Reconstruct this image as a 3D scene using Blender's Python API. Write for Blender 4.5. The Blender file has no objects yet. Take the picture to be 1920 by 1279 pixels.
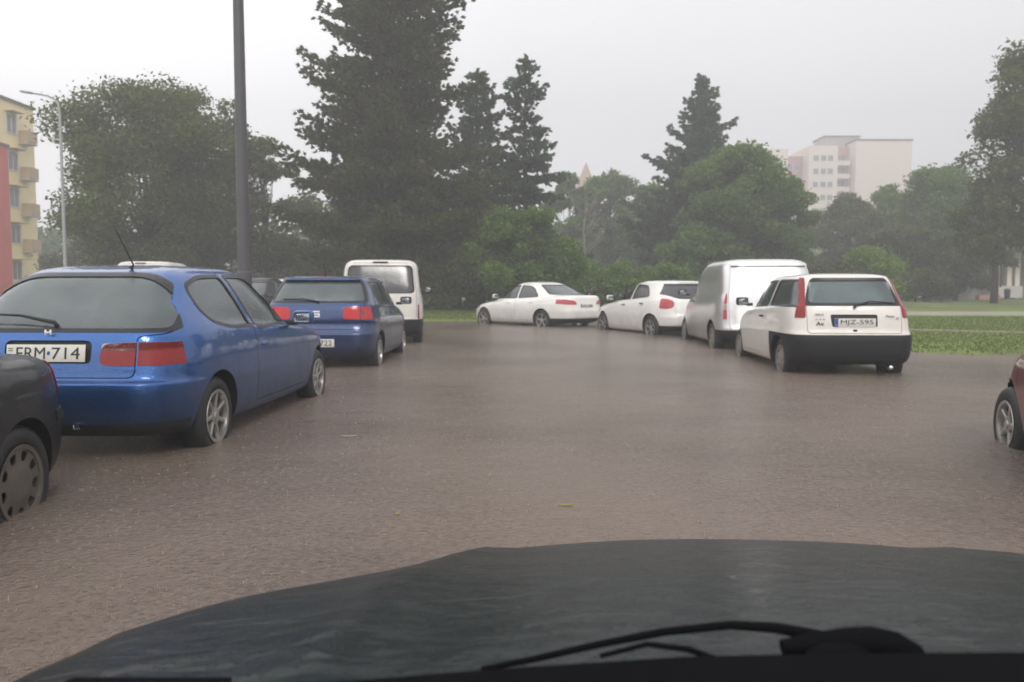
import bpy, bmesh, math, random
import numpy as np
from mathutils import Vector, Matrix

S = bpy.context.scene
COL = S.collection
R = math.radians
random.seed(7)
rng = np.random.default_rng(7)

# ---------------------------------------------------------------- camera
F, HZ, HC = 1500.0, 541.0, 1.12          # focal in photo pixels, horizon row, eye height over the water
cam_d = bpy.data.cameras.new('camera')
cam = bpy.data.objects.new('camera', cam_d)
COL.objects.link(cam)
cam_d.sensor_width = 36
cam_d.lens = F / 1920 * 36
PITCH = math.atan((639.5 - HZ) / F)
cam.location = (0, 0, HC)
cam.rotation_euler = (R(90) - PITCH, 0, 0)
cam_d.clip_start = 0.05
cam_d.clip_end = 2500
cam_d.dof.use_dof = True
cam_d.dof.focus_distance = 2.3
cam_d.dof.aperture_fstop = 6.0
S.camera = cam

# ---------------------------------------------------------------- sky and sun
SUN_EL, SUN_AZ = R(40), R(168)           # high, veiled, behind the camera (clockwise from +Y)
w = bpy.data.worlds.new('World'); S.world = w
w.use_nodes = True
nt = w.node_tree; nt.nodes.clear()
out = nt.nodes.new('ShaderNodeOutputWorld')
bg = nt.nodes.new('ShaderNodeBackground')
sky = nt.nodes.new('ShaderNodeTexSky'); sky.sky_type = 'NISHITA'
sky.sun_disc = False; sky.sun_elevation = SUN_EL; sky.sun_rotation = SUN_AZ
sky.dust_density = 4; sky.air_density = 1.0
hsv = nt.nodes.new('ShaderNodeHueSaturation'); hsv.inputs['Saturation'].default_value = 0.12
hsv.inputs['Value'].default_value = 0.35
nt.links.new(sky.outputs[0], hsv.inputs['Color'])
# rain cloud sheet: thick and grey, brighter towards the left, softly mottled
tc = nt.nodes.new('ShaderNodeTexCoord')
sep = nt.nodes.new('ShaderNodeSeparateXYZ'); nt.links.new(tc.outputs['Generated'], sep.inputs[0])
ramp = nt.nodes.new('ShaderNodeValToRGB')
mr = nt.nodes.new('ShaderNodeMapRange')
mr.inputs['From Min'].default_value = -0.62; mr.inputs['From Max'].default_value = 0.62
nt.links.new(sep.outputs['X'], mr.inputs['Value'])
nt.links.new(mr.outputs[0], ramp.inputs[0])
ramp.color_ramp.elements[0].color = (15.5, 15.3, 15.4, 1)
ramp.color_ramp.elements[1].color = (8.6, 8.55, 8.8, 1)
e = ramp.color_ramp.elements.new(0.5); e.color = (10.2, 10.1, 10.4, 1)
noi = nt.nodes.new('ShaderNodeTexNoise'); noi.inputs['Scale'].default_value = 2.2; noi.inputs['Detail'].default_value = 4
nt.links.new(tc.outputs['Generated'], noi.inputs['Vector'])
mr2 = nt.nodes.new('ShaderNodeMapRange'); mr2.inputs['To Min'].default_value = 0.93; mr2.inputs['To Max'].default_value = 1.07
nt.links.new(noi.outputs['Fac'], mr2.inputs['Value'])
mul = nt.nodes.new('ShaderNodeMix'); mul.data_type = 'RGBA'; mul.blend_type = 'MULTIPLY'; mul.inputs[0].default_value = 1
nt.links.new(ramp.outputs[0], mul.inputs[6]); nt.links.new(mr2.outputs[0], mul.inputs[7])
mx = nt.nodes.new('ShaderNodeMix'); mx.data_type = 'RGBA'; mx.inputs[0].default_value = 0.85
nt.links.new(hsv.outputs[0], mx.inputs[6]); nt.links.new(mul.outputs[2], mx.inputs[7])
nt.links.new(mx.outputs[2], bg.inputs[0])
bg.inputs[1].default_value = 0.15
nt.links.new(bg.outputs[0], out.inputs[0])

sd = bpy.data.lights.new('sun', 'SUN'); sun = bpy.data.objects.new('sun', sd); COL.objects.link(sun)
sd.energy = 1.5; sd.angle = R(18); sd.color = (1.0, 0.94, 0.86)
sun.rotation_euler = (R(90) - SUN_EL, 0, math.pi - SUN_AZ)   # shines from azimuth SUN_AZ
sun.location = (0, -20, 40)

S.view_settings.view_transform = 'Standard'; S.view_settings.look = 'None'
S.view_settings.exposure = 0.0; S.view_settings.gamma = 1
S.cycles.use_denoising = True
S.cycles.max_bounces = 8; S.cycles.diffuse_bounces = 3; S.cycles.glossy_bounces = 3
S.cycles.transparent_max_bounces = 12; S.cycles.volume_bounces = 0
S.cycles.transmission_bounces = 4

# ---------------------------------------------------------------- small helpers
def PX(px, Y): return (px - 960) / F * Y
def PZ(py, Y): return HC + (HZ - py) / F * Y

def ground(x, y):
    t = min(1, max(0, (y - 27) / 18.0))
    return 0.05 + 0.28 * t * t * (3 - 2 * t)

def tag(o, label=None, cat=None, group=None, kind=None):
    if label: o['label'] = label
    if cat: o['category'] = cat
    if group: o['group'] = group
    if kind: o['kind'] = kind
    return o

def empty(name, loc=(0, 0, 0), rz=0.0):
    o = bpy.data.objects.new(name, None); COL.objects.link(o)
    o.location = loc; o.rotation_euler = (0, 0, rz); o.empty_display_size = 0.3
    return o

def link(name, me, mats=None, parent=None, smooth=None):
    me.name = name
    o = bpy.data.objects.new(name, me); COL.objects.link(o)
    if mats is not None:
        me.materials.clear()
        for m in (mats if isinstance(mats, (list, tuple)) else [mats]): me.materials.append(m)
    if parent is not None: o.parent = parent
    if smooth is not None: sharp(me, smooth)
    return o

def sharp(me, deg):
    me.shade_smooth()
    if deg >= 180: return
    bm = bmesh.new(); bm.from_mesh(me); c = R(deg)
    for e_ in bm.edges:
        if len(e_.link_faces) != 2 or e_.calc_face_angle(0) > c: e_.smooth = False
    bm.to_mesh(me); bm.free()

def mesh_np(name, V, F_, k, mi=None):
    """V (n,3), F_ (m,k) equal-size faces"""
    me = bpy.data.meshes.new(name)
    V = np.asarray(V, dtype=np.float32); F_ = np.asarray(F_, dtype=np.int32)
    me.vertices.add(len(V)); me.vertices.foreach_set('co', V.ravel())
    me.loops.add(F_.size); me.loops.foreach_set('vertex_index', F_.ravel())
    me.polygons.add(len(F_))
    me.polygons.foreach_set('loop_start', np.arange(0, F_.size, k, dtype=np.int32))
    if mi is not None: me.polygons.foreach_set('material_index', mi)
    me.update(calc_edges=True)
    return me

def mesh_py(name, V, F_):
    me = bpy.data.meshes.new(name); me.from_pydata([tuple(v) for v in V], [], [tuple(f) for f in F_]); me.update()
    return me

def bm_mesh(bm, name='m'):
    bmesh.ops.recalc_face_normals(bm, faces=bm.faces)
    me = bpy.data.meshes.new(name); bm.to_mesh(me); bm.free(); return me

def box(bm, cx, cy, cz, sx, sy, sz, bev=0.0, rot=None, seg=2):
    g = bmesh.ops.create_cube(bm, size=1.0)
    vs = g['verts']
    M = Matrix.Translation((cx, cy, cz))
    if rot is not None: M = M @ rot
    M = M @ Matrix.Diagonal((sx, sy, sz, 1))
    bmesh.ops.transform(bm, matrix=M, verts=vs)
    if bev > 0:
        es = list({e_ for v in vs for e_ in v.link_edges})
        bmesh.ops.bevel(bm, geom=es, offset=bev, segments=seg, profile=0.5, affect='EDGES')

def tube(bm, pts, rad, seg=8, cap=True):
    pts = [Vector(p) for p in pts]
    if not isinstance(rad, (list, tuple)): rad = [rad] * len(pts)
    rings = []
    for i, p in enumerate(pts):
        d = (pts[min(i + 1, len(pts) - 1)] - pts[max(i - 1, 0)]).normalized()
        up = Vector((0, 0, 1)) if abs(d.z) < 0.95 else Vector((1, 0, 0))
        a = d.cross(up).normalized(); b = a.cross(d).normalized()
        rings.append([bm.verts.new(p + (a * math.cos(2 * math.pi * k / seg) + b * math.sin(2 * math.pi * k / seg)) * rad[i]) for k in range(seg)])
    for i in range(len(rings) - 1):
        for k in range(seg):
            bm.faces.new((rings[i][k], rings[i][(k + 1) % seg], rings[i + 1][(k + 1) % seg], rings[i + 1][k]))
    if cap:
        bm.faces.new(rings[0][::-1]); bm.faces.new(rings[-1])

def lathe_y(bm, prof, seg=40, cx=0, cz=0):
    """prof: list of (radius, y); axis along y"""
    rings = []
    for r_, y in prof:
        rings.append([bm.verts.new((cx + r_ * math.cos(2 * math.pi * k / seg), y, cz + r_ * math.sin(2 * math.pi * k / seg))) for k in range(seg)])
    n = len(rings)
    for i in range(n - 1):
        for k in range(seg):
            bm.faces.new((rings[i][k], rings[i][(k + 1) % seg], rings[i + 1][(k + 1) % seg], rings[i + 1][k]))
    return rings

# ---------------------------------------------------------------- materials
MATS = {}
def mat(name):
    m = bpy.data.materials.new(name); m.use_nodes = True
    MATS[name] = m
    return m, m.node_tree, m.node_tree.nodes['Principled BSDF']

def N(nt_, t, **kw):
    n = nt_.nodes.new(t)
    for k, v in kw.items():
        if k in n.inputs: n.inputs[k].default_value = v
        else: setattr(n, k, v)
    return n

def simple(name, col, rough=0.5, metal=0.0, var=0.15, scale=20.0, bump=0.0, coat=0.0, spec=0.5):
    m, t, p = mat(name)
    p.inputs['Roughness'].default_value = rough; p.inputs['Metallic'].default_value = metal
    p.inputs['Coat Weight'].default_value = coat; p.inputs['Coat Roughness'].default_value = 0.06
    p.inputs['Specular IOR Level'].default_value = spec
    tc_ = N(t, 'ShaderNodeTexCoord')
    no = N(t, 'ShaderNodeTexNoise', Scale=scale, Detail=5.0)
    t.links.new(tc_.outputs['Object'], no.inputs['Vector'])
    rp = N(t, 'ShaderNodeMapRange'); rp.inputs['To Min'].default_value = 1 - var; rp.inputs['To Max'].default_value = 1 + var
    t.links.new(no.outputs['Fac'], rp.inputs['Value'])
    mm = N(t, 'ShaderNodeMix', data_type='RGBA', blend_type='MULTIPLY'); mm.inputs[0].default_value = 1
    mm.inputs[6].default_value = (*col, 1); t.links.new(rp.outputs[0], mm.inputs[7])
    t.links.new(mm.outputs[2], p.inputs['Base Color'])
    if bump > 0:
        b = N(t, 'ShaderNodeBump'); b.inputs['Strength'].default_value = 1; b.inputs['Distance'].default_value = bump
        t.links.new(no.outputs['Fac'], b.inputs['Height']); t.links.new(b.outputs[0], p.inputs['Normal'])
    return m

def paint(name, col, metal=0.0, rough=0.35, dirt=(0.16, 0.12, 0.09), dirt_amt=0.55, ior=1.5, coat=1.0):
    """car paint beaded with rain: clear coat, droplet bump, splashed mud low down"""
    m, t, p = mat(name)
    p.inputs['Metallic'].default_value = metal; p.inputs['Roughness'].default_value = rough
    p.inputs['Coat Weight'].default_value = 1.0; p.inputs['Coat Roughness'].default_value = 0.05; p.inputs['Coat IOR'].default_value = ior
    tc_ = N(t, 'ShaderNodeTexCoord')
    vo = N(t, 'ShaderNodeTexVoronoi', Scale=85.0); t.links.new(tc_.outputs['Object'], vo.inputs['Vector'])
    mr_ = N(t, 'ShaderNodeMapRange'); mr_.inputs['From Min'].default_value = 0.0; mr_.inputs['From Max'].default_value = 0.35
    mr_.inputs['To Min'].default_value = 1; mr_.inputs['To Max'].default_value = 0
    t.links.new(vo.outputs['Distance'], mr_.inputs['Value'])
    no = N(t, 'ShaderNodeTexNoise', Scale=2.4, Detail=3.0); t.links.new(tc_.outputs['Object'], no.inputs['Vector'])
    ad = N(t, 'ShaderNodeMath', operation='MULTIPLY_ADD'); ad.inputs[1].default_value = 0.0022; 
    t.links.new(mr_.outputs[0], ad.inputs[0])
    m2 = N(t, 'ShaderNodeMath', operation='MULTIPLY'); m2.inputs[1].default_value = 0.018; t.links.new(no.outputs['Fac'], m2.inputs[0])
    t.links.new(m2.outputs[0], ad.inputs[2])
    b = N(t, 'ShaderNodeBump'); b.inputs['Distance'].default_value = 1.0; b.inputs['Strength'].default_value = 0.5
    t.links.new(ad.outputs[0], b.inputs['Height']); t.links.new(b.outputs[0], p.inputs['Coat Normal'])
    t.links.new(b.outputs[0], p.inputs['Normal'])
    # mud film rising from the sills
    sp = N(t, 'ShaderNodeSeparateXYZ'); t.links.new(tc_.outputs['Object'], sp.inputs[0])
    n2 = N(t, 'ShaderNodeTexNoise', Scale=5.0, Detail=6.0); t.links.new(tc_.outputs['Object'], n2.inputs['Vector'])
    a2 = N(t, 'ShaderNodeMath', operation='MULTIPLY_ADD'); a2.inputs[1].default_value = -0.5
    t.links.new(n2.outputs['Fac'], a2.inputs[0]); t.links.new(sp.outputs['Z'], a2.inputs[2])
    m3 = N(t, 'ShaderNodeMapRange'); m3.inputs['From Min'].default_value = 0.0; m3.inputs['From Max'].default_value = 0.55
    m3.inputs['To Min'].default_value = dirt_amt; m3.inputs['To Max'].default_value = 0.0
    t.links.new(a2.outputs[0], m3.inputs['Value'])
    mm = N(t, 'ShaderNodeMix', data_type='RGBA'); t.links.new(m3.outputs[0], mm.inputs[0])
    mm.inputs[6].default_value = (*col, 1); mm.inputs[7].default_value = (*dirt, 1)
    t.links.new(mm.outputs[2], p.inputs['Base Color'])
    rr = N(t, 'ShaderNodeMapRange'); rr.inputs['To Min'].default_value = rough; rr.inputs['To Max'].default_value = 0.6
    t.links.new(m3.outputs[0], rr.inputs['Value']); t.links.new(rr.outputs[0], p.inputs['Roughness'])
    cw = N(t, 'ShaderNodeMapRange'); cw.inputs['To Min'].default_value = coat; cw.inputs['To Max'].default_value = 0.2 * coat
    p.inputs['Specular IOR Level'].default_value = 0.5 * coat
    t.links.new(m3.outputs[0], cw.inputs['Value']); t.links.new(cw.outputs[0], p.inputs['Coat Weight'])
    return m

def glass(name, tint=(0.55, 0.62, 0.60), fog=0.35, fogcol=(0.32, 0.37, 0.37), dark=1.0):
    """tinted pane with a film of rain and mist on it"""
    m, t, p = mat(name)
    t.nodes.remove(p)
    o = t.nodes['Material Output']
    tc_ = N(t, 'ShaderNodeTexCoord')
    vo = N(t, 'ShaderNodeTexVoronoi', Scale=60.0); t.links.new(tc_.outputs['Object'], vo.inputs['Vector'])
    no = N(t, 'ShaderNodeTexNoise', Scale=7.0, Detail=5.0); t.links.new(tc_.outputs['Object'], no.inputs['Vector'])
    ad = N(t, 'ShaderNodeMath', operation='MULTIPLY_ADD'); ad.inputs[1].default_value = 2.0
    t.links.new(no.outputs['Fac'], ad.inputs[0]); t.links.new(vo.outputs['Distance'], ad.inputs[2])
    b = N(t, 'ShaderNodeBump'); b.inputs['Distance'].default_value = 0.0014; b.inputs['Strength'].default_value = 0.5
    t.links.new(ad.outputs[0], b.inputs['Height'])
    tr = N(t, 'ShaderNodeBsdfTransparent'); tr.inputs[0].default_value = (*tint, 1)
    gl = N(t, 'ShaderNodeBsdfGlossy', Roughness=0.08); t.links.new(b.outputs[0], gl.inputs['Normal'])
    gl.inputs[0].default_value = (0.95, 0.97, 1, 1)
    di = N(t, 'ShaderNodeBsdfDiffuse'); di.inputs[0].default_value = (*fogcol, 1)
    m1 = N(t, 'ShaderNodeMixShader')
    fr = N(t, 'ShaderNodeMapRange'); fr.inputs['From Min'].default_value = 0.3; fr.inputs['From Max'].default_value = 0.7
    fr.inputs['To Min'].default_value = fog * 0.75; fr.inputs['To Max'].default_value = min(1, fog * 1.25)
    t.links.new(no.outputs['Fac'], fr.inputs['Value']); t.links.new(fr.outputs[0], m1.inputs[0])
    t.links.new(tr.outputs[0], m1.inputs[1]); t.links.new(di.outputs[0], m1.inputs[2])
    fz = N(t, 'ShaderNodeFresnel'); fz.inputs['IOR'].default_value = 1.75; t.links.new(b.outputs[0], fz.inputs['Normal'])
    m2 = N(t, 'ShaderNodeMixShader'); t.links.new(fz.outputs[0], m2.inputs[0])
    t.links.new(m1.outputs[0], m2.inputs[1]); t.links.new(gl.outputs[0], m2.inputs[2])
    t.links.new(m2.outputs[0], o.inputs['Surface'])
    return m

M_black = simple('black plastic', (0.014, 0.014, 0.016), 0.6, bump=0.0006, scale=140)
M_bumper = simple('grey bumper plastic', (0.012, 0.0125, 0.014), 0.6, var=0.3, scale=9, spec=0.3)
M_inner = simple('dark cabin lining', (0.03, 0.03, 0.032), 0.85)
M_seat = simple('grey seat cloth', (0.06, 0.065, 0.07), 0.9, scale=60)
M_tyre = simple('wet tyre rubber', (0.014, 0.014, 0.014), 0.55, scale=30, bump=0.001)
M_alloy = simple('worn silver alloy', (0.40, 0.39, 0.37), 0.32, metal=0.75, var=0.2, scale=14)
M_cover = simple('dull wheel cover', (0.24, 0.22, 0.19), 0.45, metal=0.2, var=0.25, scale=16)
M_cover_d = simple('dirty wheel cover', (0.095, 0.082, 0.066), 0.55, metal=0.0, var=0.35, scale=12)
M_wellhub = simple('brake drum', (0.02, 0.017, 0.015), 0.7)
M_plate = simple('plate white', (0.62, 0.61, 0.55), 0.45, var=0.12, scale=30)
M_ptext = simple('plate black', (0.02, 0.02, 0.025), 0.5)
M_pblue = simple('plate blue', (0.02, 0.06, 0.30), 0.45)
M_chrome = simple('chrome', (0.75, 0.76, 0.78), 0.12, metal=1.0, var=0.05)
M_badge = simple('silver badge', (0.80, 0.81, 0.83), 0.25, metal=0.4, var=0.05)
M_gasket = simple('window rubber', (0.012, 0.012, 0.014), 0.35)
M_mirrorglass = simple('mirror glass', (0.30, 0.33, 0.34), 0.12, metal=0.9, var=0.1)
M_glass = glass('car glass', tint=(0.62, 0.70, 0.69), fog=0.27, fogcol=(0.19, 0.245, 0.24))
M_glass_d = glass('darker car glass', tint=(0.30, 0.33, 0.33), fog=0.28, fogcol=(0.20, 0.235, 0.23))
M_glass_v = glass('privacy glass', tint=(0.16, 0.15, 0.16), fog=0.35, fogcol=(0.105, 0.095, 0.095))

def lens(name, col, rough=0.18):
    m, t, p = mat(name)
    p.inputs['Roughness'].default_value = rough
    p.inputs['Coat Weight'].default_value = 0.35; p.inputs['Coat Roughness'].default_value = 0.05; p.inputs['Specular IOR Level'].default_value = 0.3
    tc_ = N(t, 'ShaderNodeTexCoord')
    wv = N(t, 'ShaderNodeTexWave', Scale=26.0, Distortion=0.4); wv.bands_direction = 'Z'
    t.links.new(tc_.outputs['Object'], wv.inputs['Vector'])
    rp = N(t, 'ShaderNodeMapRange'); rp.inputs['To Min'].default_value = 0.72; rp.inputs['To Max'].default_value = 1.2
    t.links.new(wv.outputs['Fac'], rp.inputs['Value'])
    mm = N(t, 'ShaderNodeMix', data_type='RGBA', blend_type='MULTIPLY'); mm.inputs[0].default_value = 1
    mm.inputs[6].default_value = (*col, 1); t.links.new(rp.outputs[0], mm.inputs[7])
    t.links.new(mm.outputs[2], p.inputs['Base Color'])
    return m
M_red = lens('red lamp lens', (0.24, 0.010, 0.010))
M_red_b = lens('bright red lamp lens', (0.50, 0.02, 0.02))
M_red_p = lens('pinkish red lamp lens', (0.50, 0.07, 0.09))
M_amber = lens('amber lamp lens', (0.42, 0.07, 0.02))
M_clear = lens('clear lamp lens', (0.42, 0.36, 0.33))
# ---------------------------------------------------------------- booleans
_work = bpy.data.scenes.new('work'); _tmp = _work.collection      # scratch scene, removed at the end
_wl = _work.view_layers[0]
def _eval(o):
    _wl.update()
    return bpy.data.meshes.new_from_object(o.evaluated_get(_wl.depsgraph))
def boole(a, b, op):
    """mesh a (op) mesh b -> new mesh"""
    oa = bpy.data.objects.new('ta', a); ob = bpy.data.objects.new('tb', b)
    _tmp.objects.link(oa); _tmp.objects.link(ob)
    md = oa.modifiers.new('b', 'BOOLEAN'); md.solver = 'MANIFOLD'; md.operation = op; md.object = ob
    md.material_mode = 'TRANSFER'
    me = _eval(oa)
    bpy.data.objects.remove(oa); bpy.data.objects.remove(ob)
    return me

def hermite(P, sub):
    """P (k,M,3) rows -> dense rows by monotone cubic interpolation per column"""
    k = len(P)
    h = np.linalg.norm(P[1:] - P[:-1], axis=2)[:, :, None] + 1e-6
    d = (P[1:] - P[:-1]) / h
    m = np.zeros_like(P)
    for i in range(1, k - 1):
        a, b = d[i - 1], d[i]
        ok = a * b > 0
        w1 = 2 * h[i] + h[i - 1]; w2 = h[i] + 2 * h[i - 1]
        with np.errstate(divide='ignore', invalid='ignore'):
            v = (w1 + w2) / (w1 / a + w2 / b)
        m[i] = np.where(ok, v, 0)
    m[0] = d[0]; m[-1] = d[-1]
    rows = []
    for i in range(k - 1):
        for j in range(sub[i]):
            t = j / sub[i]
            h00 = 2 * t**3 - 3 * t**2 + 1; h10 = t**3 - 2 * t**2 + t
            h01 = -2 * t**3 + 3 * t**2; h11 = t**3 - t**2
            rows.append(h00 * P[i] + h10 * h[i] * m[i] + h01 * P[i + 1] + h11 * h[i] * m[i + 1])
    rows.append(P[-1])
    return np.array(rows)

def smooth1(xs, ys, q):
    P = np.zeros((len(xs), 1, 3)); P[:, 0, 0] = xs; P[:, 0, 1] = ys
    r_ = hermite(P, [24] * (len(xs) - 1))[:, 0]
    o = np.argsort(r_[:, 0]); return np.interp(q, r_[o, 0], r_[o, 1])

class Skin:
    """closed car-body surface: a stack of plan outlines, each given by
    (x_rear, x_front, half_width, n_rear, n_front, z_rear, z_side_rear, z_side_front, z_front)"""
    def __init__(s, rings, M=224, sub=5):
        phi = np.arange(M) / M * 2 * np.pi
        c, sn = np.cos(phi), np.sin(phi)
        P = []
        for (xr, xf, w_, nr, nf, zr, z1, z2, zf) in rings:
            n = np.where(c < 0, nr, nf)
            r_ = (np.abs(c)**n + np.abs(sn)**n) ** (-1.0 / n)
            px, py = r_ * c, r_ * sn
            x = (xr + xf) / 2 + px * (xf - xr) / 2
            q = (px + 1) / 2
            z = smooth1([0, 0.14, 0.86, 1.0], [zr, z1, z2, zf], q)
            P.append(np.stack([x, py * w_, z], 1))
        P = np.array(P)
        s.G = hermite(P, [sub] * (len(rings) - 1))
        G = s.G
        du = np.roll(G, -1, 1) - np.roll(G, 1, 1)
        dv = np.zeros_like(G); dv[1:-1] = G[2:] - G[:-2]; dv[0] = G[1] - G[0]; dv[-1] = G[-1] - G[-2]
        n = np.cross(du, dv); n /= np.linalg.norm(n, axis=2)[:, :, None] + 1e-9
        n[0] = (0, 0, -1); n[-1] = (0, 0, 1)
        s.Nrm = n; s.M = M; s.cache = {}
    def solid(s, off=0.0, m=None):
        G = s.G + s.Nrm * off; K, M = G.shape[:2]
        V = np.concatenate([G.reshape(-1, 3), [G[0].mean(0)], [G[-1].mean(0)]])
        i = np.arange(M); j = (i + 1) % M
        Fq = []
        for k in range(K - 1):
            Fq.append(np.stack([k * M + i, k * M + j, (k + 1) * M + j, (k + 1) * M + i], 1))
        Fq = np.concatenate(Fq)
        tri = [(K * M, b, a) for a, b in zip(i, j)] + [(K * M + 1, (K - 1) * M + a, (K - 1) * M + b) for a, b in zip(i, j)]
        # triangulate everything so the array stays regular
        T = np.concatenate([Fq[:, [0, 1, 2]], Fq[:, [0, 2, 3]], np.array(tri)])
        me = mesh_np('solid', V, T, 3)
        if m: me.materials.append(m)
        return me

def inset_poly(pts, d):
    """offset a simple closed polygon outward by d (either winding)"""
    n = len(pts); A = sum(pts[i][0] * pts[(i + 1) % n][1] - pts[(i + 1) % n][0] * pts[i][1] for i in range(n))
    sg = 1 if A > 0 else -1
    res = []
    for i in range(n):
        p0, p1, p2 = Vector(pts[i - 1]), Vector(pts[i]), Vector(pts[(i + 1) % n])
        a = (p1 - p0).normalized(); b = (p2 - p1).normalized()
        na = Vector((a.y, -a.x)) * sg; nb = Vector((b.y, -b.x)) * sg
        v = na + nb
        L_ = max(0.35, v.length_squared / 2)
        res.append(tuple(p1 + v / L_ * d))
    return res

def inset_raw(pts, d):
    q = inset_poly([p[:2] for p in pts], d)
    return [tuple(a) + tuple(p[2:3]) for a, p in zip(q, pts)]

def rounded(pts, r=0.05, seg=5):
    """fillet the corners of a polygon; a point may carry its own radius as third value"""
    n = len(pts); res = []
    for i in range(n):
        p0, p1, p2 = (Vector(pts[i - 1][:2]), Vector(pts[i][:2]), Vector(pts[(i + 1) % n][:2]))
        rr = pts[i][2] if len(pts[i]) > 2 else r
        l = min(rr, (p0 - p1).length * 0.48, (p2 - p1).length * 0.48)
        a = p1 + (p0 - p1).normalized() * l; b = p1 + (p2 - p1).normalized() * l
        for k in range(seg + 1):
            t = k / seg
            res.append(tuple(a * (1 - t)**2 + p1 * 2 * t * (1 - t) + b * t * t))
    return res

def prism(poly, plane, lo, hi, m=None):
    """extrude 2D polygon: plane 'side' (x,z)->along y, 'rear' (y,z)->along x, 'top' (x,y)->along z"""
    n = len(poly)
    f = {'side': lambda a, b, t: (a, t, b), 'rear': lambda a, b, t: (t, a, b), 'top': lambda a, b, t: (a, b, t)}[plane]
    V = [f(a, b, lo) for a, b in poly] + [f(a, b, hi) for a, b in poly]
    Fc = [tuple(range(n))[::-1], tuple(range(n, 2 * n))] + [(i, (i + 1) % n, n + (i + 1) % n, n + i) for i in range(n)]
    bm = bmesh.new(); vs = [bm.verts.new(v) for v in V]
    for q in Fc: bm.faces.new([vs[i] for i in q])
    bmesh.ops.recalc_face_normals(bm, faces=bm.faces)
    bmesh.ops.triangulate(bm, faces=bm.faces)
    me = bpy.data.meshes.new('prism'); bm.to_mesh(me); bm.free()
    if m: me.materials.append(m)
    return me

def cyl(x, z, r, y0, y1, m=None, seg=40):
    return prism([(x + r * math.cos(2 * math.pi * k / seg), z + r * math.sin(2 * math.pi * k / seg)) for k in range(seg)], 'side', y0, y1, m)

def text_mesh(txt, h, thick=0.002, bold=0.0, width=None):
    """letters as a mesh in the x-y plane, cap height h, centred"""
    cu = bpy.data.curves.new('t', 'FONT'); cu.body = txt; cu.align_x = 'CENTER'; cu.align_y = 'CENTER'
    cu.size = h / 0.70; cu.extrude = thick; cu.offset = bold
    o = bpy.data.objects.new('t', cu); _tmp.objects.link(o)
    me = _eval(o)
    bpy.data.objects.remove(o)
    v = np.empty(len(me.vertices) * 3, dtype=np.float32); me.vertices.foreach_get('co', v); v = v.reshape(-1, 3)
    if len(v):
        c = (v[:, :2].max(0) + v[:, :2].min(0)) / 2; v[:, :2] -= c
        if width: v[:, 0] *= width / (v[:, 0].max() - v[:, 0].min())
        v[:, 1] *= h / (v[:, 1].max() - v[:, 1].min())
        me.vertices.foreach_set('co', v.ravel()); me.update()
    return me

def join_meshes(lst, name='j'):
    bm = bmesh.new(); mats = []
    for me in lst:
        off = {}
        for i, m in enumerate(me.materials):
            if m not in mats: mats.append(m)
            off[i] = mats.index(m)
        n0 = len(bm.faces); bm.from_mesh(me); bm.faces.ensure_lookup_table()
        for f in bm.faces[n0:]: f.material_index = off.get(f.material_index, 0)
    me = bpy.data.meshes.new(name); bm.to_mesh(me); bm.free()
    for m in mats: me.materials.append(m)
    return me

def xform(me, M):
    me.transform(M); me.update(); return me

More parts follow.
